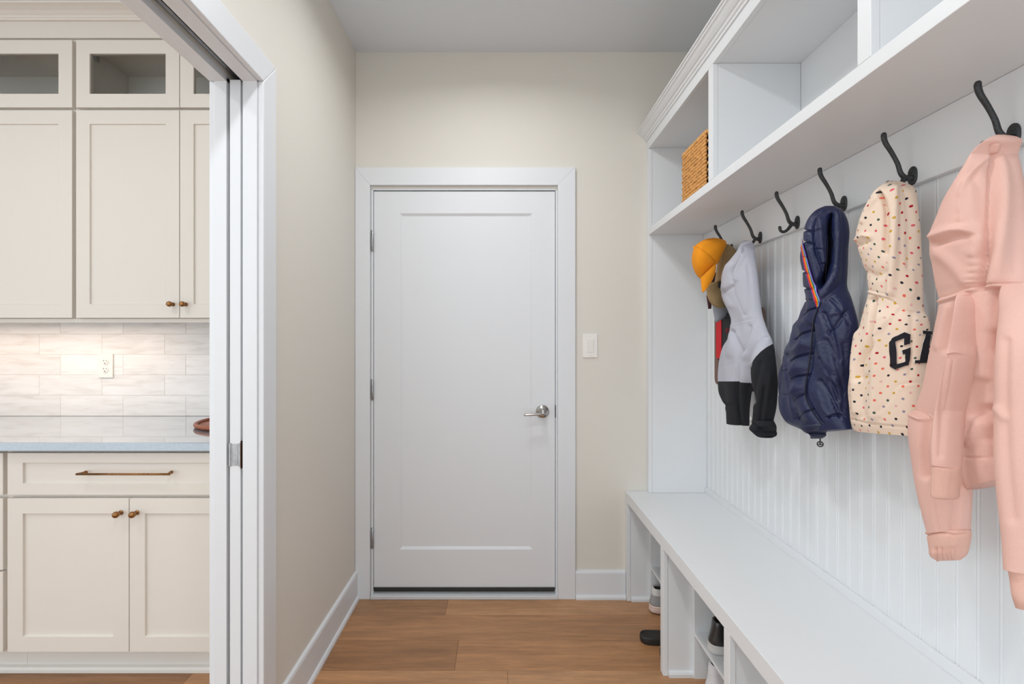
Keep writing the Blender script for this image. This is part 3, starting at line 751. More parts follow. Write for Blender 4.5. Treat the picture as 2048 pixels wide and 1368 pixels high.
# ------------------------------------------------------------------ garments
def proj(P):
    P = np.asarray(P); return CX+F*P[..., 0]/P[..., 1], CY-F*(P[..., 2]-H)/P[..., 1]
class Part: pass
def gpart(name, rows_, Xc, bb, mats, parent, folds=(), matfn=None, R=None, Sg=96, mode='X', Yc=None, pw=.8, wr=.002, wsc=1.0, label=None, tilt=0, close=True, split=None, maskfn=None):
    """Cloth part lofted from rows (pxL, pyL, pxR, pyR, bulge). The long axis of each row runs along the wall (mode X,
    at distance Xc from the middle of the room) or across the room (mode Y, at depth Yc)."""
    rows_ = np.array(rows_, float)
    n = R or max(40, int((rows_[-1, 1]-rows_[0, 1]))//2+8)
    n = min(n, 430)
    A = cr_pts(rows_, n)
    Xc = A[:, 5] if rows_.shape[1] > 5 else np.full(n, float(Xc))
    th = np.linspace(0, 2*PI, Sg, endpoint=False)
    ct = np.cos(th); st = np.sin(th)
    ss = np.sign(st)*np.abs(st)**pw
    rL = (A[:, 0]-CX)/F; rR = (A[:, 2]-CX)/F; bf = np.maximum(A[:, 4], .0015)
    vL = (CY-A[:, 1])/F; vR = (CY-A[:, 3])/F
    if mode == 'X': bf = np.minimum(bf, .8*np.abs(Xc/rL-Xc/rR))
    bk = bb*(1-np.exp(-bf/bb))
    if mode == 'X':
        YL = Xc/rL; YRr = Xc/rR
        for it in range(14):
            mid = (YL+YRr)/2; a = (YL-YRr)/2
            Y = mid[:, None]+a[:, None]*ct
            X = Xc[:, None]-np.where(ss > 0, bf[:, None]*ss, bk[:, None]*ss)
            q = X/Y; mn = q.min(1); mx = q.max(1)
            YL = YL*(mn/rL); YRr = YRr*(mx/rR)
            YRr = np.minimum(YRr, YL-.004)
        zL = H+vL*YL; zR = H+vR*YRr
    else:
        mid = (rL+rR)/2*Yc; a = (rR-rL)/2*Yc
        X = mid[:, None]-a[:, None]*ct
        Y = Yc+tilt*(X-X.mean())-np.where(ss > 0, bf[:, None]*ss, bk[:, None]*ss)
        zL = H+vL*Yc; zR = H+vR*Yc
    w_ = (1+ct)/2
    Z = zL[:, None]*w_+zR[:, None]*(1-w_)
    if mode == 'X':  # silhouettes bow slightly with depth
        pass
    P = np.stack([X, Y, Z], -1)
    front = np.clip(ss, 0, 1)**.5
    # outward direction in the horizontal plane
    dP = np.roll(P, -1, 1)-np.roll(P, 1, 1)
    N = np.stack([-dP[..., 1], dP[..., 0], np.zeros_like(X)], -1)
    cen = P.mean(1, keepdims=True); sgn = np.sign(((P-cen)*N).sum(-1).mean(1)); N *= np.where(sgn == 0, 1, sgn)[:, None, None]
    N /= np.linalg.norm(N, axis=-1, keepdims=True)+1e-9
    P0 = P.copy()
    px, py = proj(P)
    D = np.zeros_like(X)
    for fo in folds:
        pts, wd, am = fo[:3]; pts = np.array(pts, float)
        if len(pts) > 2: pts = cr_pts(pts, max(8, len(pts)*5))
        best = np.full(px.shape, 1e9); 
        for p0, p1 in zip(pts[:-1], pts[1:]):
            d = p1-p0; L2 = d.dot(d)+1e-9
            tt = np.clip(((px-p0[0])*d[0]+(py-p0[1])*d[1])/L2, 0, 1)
            dd = np.hypot(px-(p0[0]+tt*d[0]), py-(p0[1]+tt*d[1])); best = np.minimum(best, dd)
        D += am*np.exp(-(best/wd)**2)*front
    if wr:
        zz, yy = P[..., 2], P[..., 1]+P[..., 0]*.5
        for k in range(7):
            a1 = rng.uniform(-.6, .6); f1 = rng.uniform(14, 46)*wsc; p1 = rng.uniform(0, 6.28); a2 = rng.uniform(4, 12); p2 = rng.uniform(0, 6)
            D += wr*rng.uniform(.4, 1)*np.sin(f1*(yy*math.cos(a1)+zz*math.sin(a1))+p1+1.3*np.sin(a2*zz+p2))*(.35+.65*front)
    for _ in range(1):
        D = (D+np.roll(D, 1, 1)*.5+np.roll(D, -1, 1)*.5)/2
        Dp = np.pad(D, ((1, 1), (0, 0)), mode='edge'); D = (Dp[1:-1]*2+Dp[:-2]+Dp[2:])/4
    P = P+N*D[..., None]
    lim = RX-.0015
    P[..., 0] = np.where(P[..., 0] > lim, lim-.002*(P[..., 0]-lim), P[..., 0]) if mode == 'X' else P[..., 0]
    seg = Sg
    V = P.reshape(-1, 3); V = [tuple(v) for v in V]
    idx = lambda i, k: i*seg+(k % seg)
    Fc = [(idx(i, k), idx(i, k+1), idx(i+1, k+1), idx(i+1, k)) for i in range(n-1) for k in range(seg)]
    c0 = len(V); V.append(tuple(P[0].mean(0))); c1 = len(V); V.append(tuple(P[-1].mean(0)+np.array([0, 0, .004])))
    Fc += [(idx(0, k+1), idx(0, k), c0) for k in range(seg)]+[(idx(n-1, k), idx(n-1, k+1), c1) for k in range(seg)]
    o3 = origin(parent)
    al = np.cumsum(np.linalg.norm(np.roll(P0, -1, 1)-P0, axis=-1), 1); al -= al[:, [seg//4]]
    dn = np.concatenate([[0], np.cumsum(np.abs(np.diff(P0[:, seg//4, 2])))])
    U = np.zeros((len(V), 2)); U[:n*seg, 0] = al.reshape(-1); U[:n*seg, 1] = np.repeat(dn, seg)
    mk = maskfn(px, py).reshape(-1) if maskfn else None
    import bmesh
    nf = (n-1)*seg; sp = int(split/(len(rows_)-1)*(n-1)) if split else None
    nv = np.zeros((len(V), 3))
    bmF = bpy.data.meshes.new('tmp'); bmF.from_pydata(V, [], Fc); bmF.update()
    bm = bmesh.new(); bm.from_mesh(bmF); bmesh.ops.recalc_face_normals(bm, faces=bm.faces)
    bm.verts.ensure_lookup_table(); bm.normal_update()
    for v in bm.verts: nv[v.index] = v.normal
    Fo = [[v.index for v in f.verts] for f in bm.faces]; bm.free(); bpy.data.meshes.remove(bmF)
    def emit(nm, sel, lab, ms):
        vid = sorted({i_ for f in sel for i_ in Fo[f]}); mp = {a_: k_ for k_, a_ in enumerate(vid)}
        me = bpy.data.meshes.new(nm); me.from_pydata([(V[i_][0]-o3.x, V[i_][1]-o3.y, V[i_][2]-o3.z) for i_ in vid], [], [[mp[i_] for i_ in Fo[f]] for f in sel])
        for m in ms: me.materials.append(M[m])
        me.polygons.foreach_set('use_smooth', [True]*len(sel))
        Uw = me.uv_layers.new(name='UVMap'); li = np.empty(len(me.loops), int); me.loops.foreach_get('vertex_index', li)
        Uw.data.foreach_set('uv', U[np.array(vid)[li]].reshape(-1))
        if mk is not None:
            at = me.attributes.new('mask', 'FLOAT', 'POINT'); at.data.foreach_set('value', [float(mk[i_]) if i_ < n*seg else float(mk[min(i_-n*seg, 1)*(n*seg-1)]) for i_ in vid])
        me.update(); me.normals_split_custom_set_from_vertices([tuple(nv[i_]) for i_ in vid])
        o = bpy.data.objects.new(nm, me); C.objects.link(o); ORG[o.name] = o3; o.parent = parent
        if lab: o['label'] = lab
        return o
    allf = list(range(len(Fo)))
    if sp:
        top = [f for f in allf if f < sp*seg or nf <= f < nf+seg]; bot = [f for f in allf if sp*seg <= f < nf or f >= nf+seg]
        o = emit(name[0], top, label, mats); emit(name[1], bot, label, mats)
    else:
        o = emit(name, allf, label, mats)
    nv = nv[:n*seg]
    pr = Part(); pr.o = o
    Pf = P.reshape(-1, 3); cv = Pf-np.array([0, 0, H]); vis = (nv*cv).sum(1) < 0
    pr.P = Pf[vis]; pr.N = nv[vis]; pr.px, pr.py = proj(pr.P)
    return pr
def on(pr, x, y, off=.001):
    d = np.hypot(pr.px-x, pr.py-y); k = np.argpartition(d, 12)[:12]; w_ = 1/(d[k]+1.0)**2; w_ /= w_.sum()
    return (pr.P[k]*w_[:, None]).sum(0)+off*(pr.N[k]*w_[:, None]).sum(0)
def ribbon(name, pr, pts, width, mats, parent, off=.0012, thick=.0012, n=50, cols=1, label=None):
    P = cr_pts(pts, n); T = np.gradient(P, axis=0); T /= np.linalg.norm(T, axis=1)[:, None]+1e-9
    Nn = np.stack([-T[:, 1], T[:, 0]], 1); b_ = MB(); vs = []
    wv = np.full(n, width, float) if np.isscalar(width) else np.interp(np.linspace(0, 1, n), np.linspace(0, 1, len(width)), width)
    sub = 1 if cols > 1 else 2; nc = cols*sub
    for i in range(n):
        for c in range(nc+1):
            q = P[i]+Nn[i]*wv[i]*(c/nc-.5); vs.append(on(pr, q[0], q[1], off))
    k = len(b_.v); b_.v += [tuple(v) for v in vs]
    for i in range(n-1):
        for c in range(nc):
            b_.f.append([i*(nc+1)+c, i*(nc+1)+c+1, (i+1)*(nc+1)+c+1, (i+1)*(nc+1)+c]); b_.mi.append(c//sub % len(mats)); b_.sm.append(True); b_.tone.append((0, 0, 0))
    o = b_.build(name, [M[m] for m in mats], parent, 0, label)
    q = o.modifiers.new('solid', 'SOLIDIFY'); q.thickness = thick; q.offset = 0
    return o
def quads(name, pr, Q, m, parent, off=.0015, n=8, label=None, thick=.001):
    b_ = MB()
    for q in Q:
        q = np.array(q, float); k = len(b_.v)
        for i in range(n+1):
            for j in range(n+1):
                u, v = i/n, j/n; p = q[0]*(1-u)*(1-v)+q[1]*u*(1-v)+q[2]*u*v+q[3]*(1-u)*v
                b_.v.append(tuple(on(pr, p[0], p[1], off)))
        for i in range(n):
            for j in range(n):
                b_.f.append([k+i*(n+1)+j, k+(i+1)*(n+1)+j, k+(i+1)*(n+1)+j+1, k+i*(n+1)+j+1]); b_.mi.append(0); b_.sm.append(True); b_.tone.append((0, 0, 0))
    o = b_.build(name, M[m], parent, 0, label); s = o.modifiers.new('solid', 'SOLIDIFY'); s.thickness = thick; s.offset = 0
    return o
def tr_(pts, ox, oy, sc): return [(ox+x/sc, oy+y/sc) for x, y in pts]
def rws(L, Rr, b_, ox, oy, sc): 
    return [(ox+l[0]/sc, oy+l[1]/sc, ox+r[0]/sc, oy+r[1]/sc, k) for l, r, k in zip(L, Rr, b_)]

# ---- pink hoodie (nearest)
a = (1660, 240, 2.974); b2 = (1660, 660, 2.4)
A_ = lambda *p: tr_(p, *a); B_ = lambda *p: tr_(p, *b2)
pk = thing('hoodie', 'pale pink fleece hoodie on the nearest hook, cut off by the right edge', 'hoodie', (.9, .973, 1.66), 'kids hooded tops on hooks')
R1 = rws([(990, 88), (938, 108), (860, 170), (790, 280), (730, 390), (680, 480), (640, 570), (605, 650), (598, 750), (615, 870), (632, 980), (652, 1085)],
    [(1040, 86), (1078, 114), (1112, 170), (1135, 270), (1152, 380), (1165, 480), (1180, 600), (1192, 700), (1200, 780), (1210, 860), (1220, 930), (1235, 985)],
    [.008, .035, .05, .06, .066, .068, .070, .070, .066, .058, .050, .042], *a)
R1 += [(1870, 655, 2084, 640, .044), (1856, 715, 2092, 715, .047), (1843, 775, 2096, 780, .048), (1832, 822, 2096, 830, .048),
    (1858, 872, 2090, 870, .046), (1893, 918, 2084, 905, .042), (1918, 960, 2080, 935, .038), (1930, 979, 2076, 950, .034)]
body_p = gpart(('hood', 'torso'), R1, .900, .05, ['pink'], pk, split=11,
    folds=[(A_((985, 190), (880, 270), (800, 370), (780, 500), (790, 620), (840, 720), (850, 850), (842, 1000)), 5, .0045),
           (A_((985, 182), (865, 270), (783, 370), (763, 500), (773, 620), (822, 720), (832, 850), (822, 1000)), 1.5, -.004),
           (A_((990, 205), (895, 280), (820, 375), (800, 500), (808, 615), (858, 720), (868, 850), (860, 990)), 1.5, -.004),
           (A_((978, 160), (985, 330), (975, 520), (950, 700), (915, 850), (880, 1000)), 5, -.030), (A_((960, 300), (955, 520), (930, 680), (900, 800)), 14, -.010),
           (A_((1030, 200), (1035, 400), (1025, 600), (1000, 800), (975, 960)), 14, .014), (A_((1110, 300), (1120, 600), (1110, 900)), 9, -.006),
           (A_((620, 690), (720, 655), (800, 648)), 7, .010), (A_((630, 740), (740, 700), (830, 690)), 6, -.008), (A_((650, 800), (720, 860), (800, 960)), 12, .006),
           (A_((870, 340), (900, 420), (900, 560)), 20, -.012), (A_((980, 180), (1020, 160), (1070, 190), (1120, 200)), 1.6, -.003), (A_((900, 700), (870, 760), (850, 800)), 8, .006),
           (A_((652, 1078), (740, 1050), (820, 1015), (900, 998), (1000, 988), (1154, 984)), 3.0, .006), (A_((652, 1092), (740, 1064), (820, 1029), (900, 1012), (1000, 1002), (1154, 998)), 1.5, -.005),
           (A_((652, 1064), (740, 1036), (820, 1001), (900, 984), (1000, 974), (1154, 970)), 1.5, -.004),
           (A_((870, 1030), (930, 1060), (945, 1150), (950, 1368)), 1.4, -.003), (A_((975, 1010), (975, 1150), (970, 1368)), 7, -.024), (B_((770, 20), (765, 200), (745, 330), (735, 420)), 9, -.020),
           (A_((750, 1100), (712, 1250), (690, 1368)), 5, -.018), (A_((700, 1120), (660, 1250), (640, 1350)), 6, .006), (B_((640, 612), (700, 614), (790, 612)), 1.5, -.004),
           (B_((710, 250), (690, 400), (745, 380), (760, 520)), 7, -.02), (B_((760, 430), (765, 520), (770, 600)), 9, -.016), (B_((660, 540), (720, 460), (745, 400)), 7, .010)], wr=.0012)
far_p = gpart('sleeve', [q[:5]+(x_,) for q, x_ in zip(rws([(470, 360), (400, 394), (381, 425), (384, 520), (400, 640), (418, 770), (438, 890), (456, 978)],
    [(560, 380), (610, 400), (650, 450), (678, 560), (686, 680), (687, 780), (684, 880), (680, 968)],
    [.012, .026, .036, .040, .040, .039, .038, .037], *b2), [.90, .89, .885, .885, .89, .89, .89, .89])], .885, .04, ['pink'], pk,
    folds=[(B_((400, 405), (450, 425), (490, 405)), 5, .008), (B_((480, 760), (500, 900), (518, 970)), 1.5, -.003), (B_((470, 420), (455, 560), (460, 700)), 7, -.014), (B_((560, 700), (600, 820), (590, 960)), 9, -.005)], wr=.0014)
gpart('cuff', rws([(452, 972), (462, 1000), (470, 1050), (474, 1080), (500, 1108)], [(680, 962), (682, 990), (672, 1045), (660, 1080), (628, 1104)], [.034, .036, .034, .032, .016], *b2), .89, .035, ['pinkrib'], pk,
    folds=[(B_((455, 985), (520, 972), (600, 985), (680, 975)), 1.6, -.006), (B_((585, 990), (575, 1100)), 1.6, -.004)]+[(B_((500+k*28, 1050), (498+k*28, 1105)), 3.2, -.007) for k in range(6)], wr=.001)
mid_p = gpart('sleeve', [q[:5]+(x_,) for q, x_ in zip(rws([(618, -186), (604, -150), (586, -40), (570, 60), (558, 130), (540, 220), (518, 320), (496, 430), (484, 540), (482, 645)],
    [(690, -190), (706, -155), (696, -40), (680, 60), (668, 125), (665, 210), (657, 320), (648, 440), (641, 560), (636, 660)],
    [.006, .024, .028, .030, .033, .034, .034, .034, .033, .032], *b2), [.872, .856, .846, .838, .83, .825, .822, .82, .818, .818])], .82, .035, ['pink'], pk,
    folds=[(B_((558, 112), (610, 108), (668, 128)), 1.5, .003), (B_((558, 120), (610, 116), (668, 136)), 1.3, -.004), (B_((575, 150), (545, 380), (530, 600)), 8, -.004)], wr=.001)
gpart('cuff', rws([(484, 640), (486, 660), (482, 740), (480, 788), (500, 800)], [(636, 655), (634, 672), (627, 745), (621, 806), (600, 815)], [.034, .030, .028, .027, .022], *b2), .818, .032, ['pinkrib'], pk,
    folds=[(B_((484, 652), (560, 664), (636, 676)), 1.4, -.005)]+[(B_((496+k*13, 670), (494+k*13, 800)), .8, -.0012) for k in range(11)], wr=.0008)
near_p = gpart('sleeve', [(2004, 570, 2080, 565, .008, .87), (1998, 610, 2096, 600, .024, .845), (1992, 680, 2106, 680, .036, .825), (1988, 750, 2110, 750, .040, .82), (1986, 826, 2112, 830, .04, .82), (1988, 900, 2112, 900, .04, .82),
    (1994, 955, 2112, 960, .04, .82), (2001, 1020, 2110, 1030, .038, .82), (2007, 1080, 2108, 1090, .036, .82), (2010, 1135, 2105, 1150, .035, .82)], .82, .038, ['pink'], pk,
    folds=[(B_((840, 60), (835, 300), (850, 600), (880, 900)), 12, -.005), (B_((800, 380), (830, 420)), 8, .004)], wr=.0014)
gpart('cuff', [(2009, 1130, 2106, 1146, .036), (2013, 1148, 2103, 1165, .031), (2017, 1185, 2100, 1205, .030), (2024, 1212, 2092, 1226, .018)], .82, .034, ['pinkrib'], pk, folds=[(B_((838, 1138), (880, 1160), (960, 1170)), 1.8, -.004)], wr=.001)

# ---- polka dot hoodie
c3 = (1690, 340, 2.442); Cc = lambda *p: tr_(p, *c3)
pd_ = thing('hoodie', 'cream hoodie with coloured polka dots and black letters, between navy jacket and pink hoodie', 'hoodie', (.92, 1.2125, 1.66), 'kids hooded tops on hooks')
R2 = rws([(215, 52), (180, 72), (140, 105), (105, 160), (75, 220), (55, 290), (50, 335), (68, 400), (92, 480), (108, 550), (110, 598),
     (86, 690), (62, 790), (42, 900), (22, 1000), (12, 1080), (18, 1160), (26, 1230), (44, 1272)],
    [(262, 52), (320, 72), (348, 100), (355, 160), (362, 230), (370, 300), (374, 370), (377, 440), (379, 510), (380, 600), (384, 686),
     (408, 735), (415, 800), (418, 890), (418, 980), (418, 1060), (418, 1150), (418, 1235), (418, 1302)],
    [.008, .036, .05, .058, .062, .064, .064, .060, .052, .046, .044, .050, .054, .056, .058, .058, .056, .052, .042], *c3)
body_d = gpart(('hood', 'torso'), R2, .925, .055, ['polka'], pd_, split=10, pw=.7, Sg=120,
    folds=[(Cc((165, 110), (195, 160), (205, 250), (200, 400)), 3.5, -.024), (Cc((240, 90), (240, 250), (235, 420), (228, 600)), 8, .014), (Cc((285, 80), (305, 180), (312, 320), (310, 480)), 3, -.012),
           (Cc((150, 140), (110, 190), (85, 250)), 4, .006), (Cc((130, 150), (100, 200)), 1.2, -.003), (Cc((60, 340), (90, 318), (120, 325)), 4, .009), (Cc((70, 370), (110, 350)), 4, -.006),
           (Cc((110, 500), (150, 520), (200, 500)), 8, -.006), (Cc((275, 78), (290, 100), (350, 108)), 1.3, -.003), (Cc((335, 140), (340, 400), (338, 600)), 5, .006),
           (Cc((108, 594), (160, 608), (225, 624), (262, 650), (300, 678), (384, 692)), 1.8, .004), (Cc((108, 603), (160, 617), (225, 633), (262, 659), (300, 687), (384, 701)), 1.2, -.004), (Cc((108, 585), (160, 599), (225, 615), (262, 641), (300, 669), (384, 683)), 1.2, -.003),
           (Cc((140, 640), (135, 760), (120, 850), (80, 940), (70, 1020)), 4, -.022), (Cc((170, 620), (120, 640)), 4, -.006), (Cc((262, 670), (160, 800)), 2.4, .004), (Cc((270, 680), (170, 815)), 1.2, -.003),
           (Cc((180, 720), (155, 850), (150, 1000), (140, 1200)), 10, .009), (Cc((30, 1215), (130, 1240), (300, 1256), (440, 1266)), 1.3, -.005), (Cc((30, 1206), (130, 1231), (300, 1247), (440, 1257)), 1.2, .002),
           (Cc((400, 1040), (320, 1042), (250, 1060), (215, 1130), (160, 1190), (190, 1232)), 1.3, -.004), (Cc((400, 1050), (330, 1050), (262, 1070), (228, 1140), (180, 1190), (200, 1225)), 2, .002),
           (Cc((60, 800), (50, 950), (60, 1180)), 7, .010), (Cc((110, 1010), (80, 1100), (90, 1200)), 5, -.006), (Cc((110, 900), (140, 860), (135, 830)), 4, -.014), (Cc((330, 700), (325, 850), (320, 1000)), 5, -.005)], wr=.0012)
g7 = (1750, 640, 7.6); G = lambda *p: tr_(p, *g7)
Gq = [G((228, 350), (325, 325), (345, 672), (248, 712)), G((228, 350), (280, 270), (330, 296), (325, 325)), G((280, 270), (455, 186), (446, 278), (326, 326)),
      G((455, 186), (525, 222), (522, 300), (446, 278)), G((446, 278), (524, 296), (522, 360), (445, 385)), G((248, 712), (345, 672), (340, 700), (320, 752)),
      G((345, 672), (462, 634), (500, 682), (320, 752)), G((415, 465), (530, 415), (530, 510), (430, 520)), G((462, 512), (530, 505), (520, 612), (462, 636)), G((462, 634), (520, 610), (500, 682), (470, 660))]
Aq = [G((712, 166), (815, 172), (812, 216), (720, 214)), G((750, 212), (818, 212), (770, 612), (664, 612)), G((738, 460), (850, 455), (850, 525), (730, 520)), G((602, 612), (820, 602), (820, 652), (600, 657)), G((800, 172), (850, 172), (855, 220), (806, 220))]
def grow(Q, k):
    out = []
    for q in Q:
        q = np.array(q); c = q.mean(0); d = q-c; nrm = np.linalg.norm(d, axis=1, keepdims=True); out.append(c+d*(1+k/nrm))
    return out
quads('letter_edging', body_d, grow(Gq+Aq, 2.0), 'stitch', pd_, .0022, 8, 'white stitched edge of the letters')
quads('letter_g', body_d, Gq, 'ink', pd_, .0036, 8, 'black felt letter G')
quads('letter_a', body_d, Aq, 'ink', pd_, .0036, 8, 'black felt letter A')

# ---- navy puffer
d4 = (1550, 390, 2.683); Dd = lambda *p: tr_(p, *d4)
nv_ = thing('puffer_jacket', 'navy blue padded jacket with rainbow tape and hood, hanging on a hook', 'jacket', (.92, 1.4565, 1.66))
def opening(px, py):
    X_ = (px-1550)*2.683; Y_ = (py-390)*2.683
    cx = np.interp(Y_, [85, 160, 260, 360, 430, 480], [296, 300, 300, 290, 268, 240]); w_ = np.interp(Y_, [80, 130, 260, 380, 450, 490], [2, 14, 18, 18, 14, 2])
    return np.where((Y_ > 80) & (Y_ < 490), (w_-np.abs(X_-cx))*.25, -3)
R3 = rws([(280, 58), (238, 80), (198, 125), (166, 185), (150, 245), (143, 315), (145, 400), (148, 490), (153, 570),
     (130, 640), (103, 720), (62, 825), (30, 920), (17, 1000), (15, 1085), (26, 1175), (60, 1222), (120, 1250), (170, 1275)],
    [(322, 58), (362, 80), (386, 126), (397, 200), (397, 280), (392, 370), (388, 440), (388, 500), (412, 560),
     (432, 625), (444, 690), (440, 760), (430, 840), (420, 920), (408, 1000), (402, 1080), (402, 1160), (406, 1215), (412, 1256)],
    [.006, .024, .044, .062, .068, .066, .060, .054, .052, .056, .058, .060, .062, .063, .063, .060, .052, .042, .03], *d4)
body_n = gpart(('hood', 'torso'), R3, .912, .055, ['navytwo'], nv_, split=8, Sg=200, R=430, maskfn=opening,
    folds=[(Dd((298, 112), (301, 170), (302, 260), (294, 360), (272, 430), (240, 485)), 5, -.045), (Dd((262, 80), (215, 130), (203, 200), (220, 300), (255, 400), (240, 470)), 1.3, -.011),
           (Dd((345, 80), (355, 200), (350, 330), (325, 430), (270, 510), (240, 560)), 9, .014), (Dd((250, 130), (250, 250), (262, 360)), 7, .014),
           (Dd((166, 190), (205, 195)), 1.2, -.011), (Dd((150, 250), (210, 262)), 1.2, -.011), (Dd((215, 190), (262, 185)), 1.1, -.007), (Dd((218, 290), (272, 300)), 1.1, -.007), (Dd((238, 370), (280, 372)), 1.1, -.007), (Dd((150, 330), (175, 340)), 1.2, -.006), (Dd((145, 410), (190, 425)), 1.2, -.011), (Dd((148, 500), (212, 505)), 1.2, -.011), (Dd((152, 570), (225, 560)), 1.2, -.006),
           (Dd((195, 300), (215, 380), (235, 450)), 6, .008), (Dd((385, 440), (330, 500), (262, 560)), 3, -.006), (Dd((228, 605), (190, 620), (150, 645)), 1.2, -.011), (Dd((205, 722), (150, 745), (100, 778)), 1.2, -.013), (Dd((190, 846), (130, 868), (75, 900)), 1.2, -.013),
           (Dd((172, 965), (120, 975), (75, 1006)), 1.2, -.013), (Dd((165, 1065), (125, 1085), (92, 1116)), 1.2, -.011), (Dd((200, 1150), (150, 1175), (110, 1202)), 1.2, -.011),
           (Dd((165, 670), (130, 700)), 10, .009), (Dd((150, 800), (110, 830)), 10, .011), (Dd((125, 920), (95, 950)), 10, .011), (Dd((120, 1035), (95, 1060)), 9, .010), (Dd((60, 860), (72, 960), (80, 1060), (110, 1200)), 3, -.018),
           (Dd((200, 700), (186, 850), (163, 1000), (165, 1080), (200, 1160), (250, 1230)), 3, -.010), (Dd((30, 950), (60, 940)), 1.2, -.006), (Dd((18, 1070), (70, 1075)), 1.2, -.006),
           (Dd((260, 640), (310, 760), (340, 880)), 5, -.012), (Dd((390, 620), (330, 700), (290, 740)), 4, -.009), (Dd((300, 560), (340, 600), (400, 690)), 4, -.006), (Dd((240, 800), (270, 950), (330, 1010)), 5, .011), (Dd((240, 880), (300, 1000), (340, 1100)), 4, -.012), (Dd((280, 780), (330, 900), (360, 1020)), 4, -.009),
           (Dd((230, 1000), (300, 1090), (350, 1190)), 4, -.010), (Dd((300, 640), (360, 620)), 5, .008), (Dd((280, 1195), (340, 1180), (405, 1205)), 2.4, -.012), (Dd((370, 800), (380, 1000), (370, 1160)), 6, -.010), (Dd((220, 1060), (260, 1150), (300, 1190)), 3, .006)], wr=.0028, wsc=2.6)
hem_n = gpart('front_hem', rws([(128, 1215), (132, 1245), (160, 1275), (185, 1292), (192, 1308)], [(268, 1205), (290, 1232), (285, 1255), (262, 1285), (248, 1305)], [.022, .034, .032, .028, .018], *d4), .890, .03, ['navy'], nv_,
    folds=[(Dd((185, 1280), (265, 1268)), 1.6, -.006)]+[(Dd((195+k*12, 1284), (200+k*12, 1306)), 1.2, -.004) for k in range(5)]+[(Dd((150, 1235), (230, 1215)), 1.6, -.006)], wr=.002, wsc=2)
zpts = Dd((232, 605), (205, 700), (192, 850), (168, 1000), (165, 1080), (200, 1160), (246, 1222))
ribbon('zipper', body_n, zpts, 2.2, ['black'], nv_, .002, .0015, 90, 1, 'black zipper')
b_ = MB()
zp = cr_pts(zpts, 120)
for p in zp:
    q = on(body_n, p[0], p[1], .0032); b_.box(q[0]-.0009, q[0]+.0009, q[1]-.0020, q[1]+.0020, q[2]-.0008, q[2]+.0008)
b_.build('zipper_teeth', mat('zip_teeth', (50, 50, 66), .4, .3), nv_)
ribbon('rainbow_tape', body_n, Dd((150, 235), (150, 265), (163, 330), (180, 400), (203, 480), (226, 555), (233, 600)), [1.5, 5, 8.5, 9.5, 10.5, 10, 5], ['rb5', 'rb6', 'rb4', 'rb3', 'rb2', 'rb1', 'rb1', 'rb0', 'rb0', 'rb5'], nv_, .003, .0012, 60, 10, 'rainbow striped tape along the hood edge')
q = on(hem_n, 1550+237/2.683, 390+1296/2.683, .006)
zc = (q[0], q[1], q[2]-.016)
b_ = MB(); b_.lathe(zc, (.6, .8, 0), [(-.002, .0065), (-.0015, .0085), (.0015, .0085), (.002, .0065)], 24)
b_.tube([(q[0], q[1], q[2]), (zc[0], zc[1], zc[2]+.008)], .0018, 8)
pz = b_.build('zip_pull', M['iron'], nv_, 0, 'round dark zip pull with a cut-out face')
fx = Vector((-.6, -.8, 0)); sx = Vector((.8, -.6, 0)); base = Vector(zc)+fx*.0022
b_ = MB()
for sg in (-1, 1):
    b_.lathe(base+sx*(.0034*sg)+Vector((0, 0, .0025)), fx, [(0, .0015), (.0004, .0015)], 12)
b_.tube([base+sx*(.0038*math.cos(t_))+Vector((0, 0, -.0012-.0028*math.sin(t_))) for t_ in np.linspace(.15, PI-.15, 12)], .0008, 6)
b_.build('pull_face', M['soleW'], pz)

# ---- grey and black hoodie
e5 = (1400, 480, 3.335); Ee = lambda *p: tr_(p, *e5)
gh = thing('hoodie', 'light grey hoodie with black lower half, hanging between the caps and the bare hook', 'hoodie', (.92, 1.928, 1.65), 'kids hooded tops on hooks')
def body_m(px, py):
    X_ = (px-1400)*3.335; Y_ = (py-480)*3.335
    return (Y_-(943+np.clip(X_-240, 0, 90)*.14))*.3
def slv_m(px, py):
    X_ = (px-1400)*3.335; Y_ = (py-480)*3.335
    return (Y_-np.interp(X_, [318, 328, 340, 365, 400, 440, 490, 520], [940, 885, 815, 778, 745, 718, 690, 680]))*.3
R4 = rws([(288, 2), (258, 42), (214, 120), (166, 200), (143, 275), (138, 345), (158, 415), (190, 480), (212, 530), (208, 574),
     (182, 650), (150, 720), (130, 790), (123, 860), (120, 945), (124, 1010), (150, 1080), (168, 1140), (171, 1195), (173, 1224)],
    [(345, 8), (364, 45), (374, 115), (384, 200), (392, 275), (399, 350), (407, 425), (413, 475), (419, 505), (426, 532),
     (454, 606), (484, 680), (470, 760), (440, 850), (400, 930), (350, 1000), (335, 1070), (330, 1140), (330, 1200), (330, 1240)],
    [.008, .035, .044, .050, .052, .050, .046, .040, .036, .034, .038, .040, .040, .04, .04, .04, .038, .036, .034, .030], *e5)
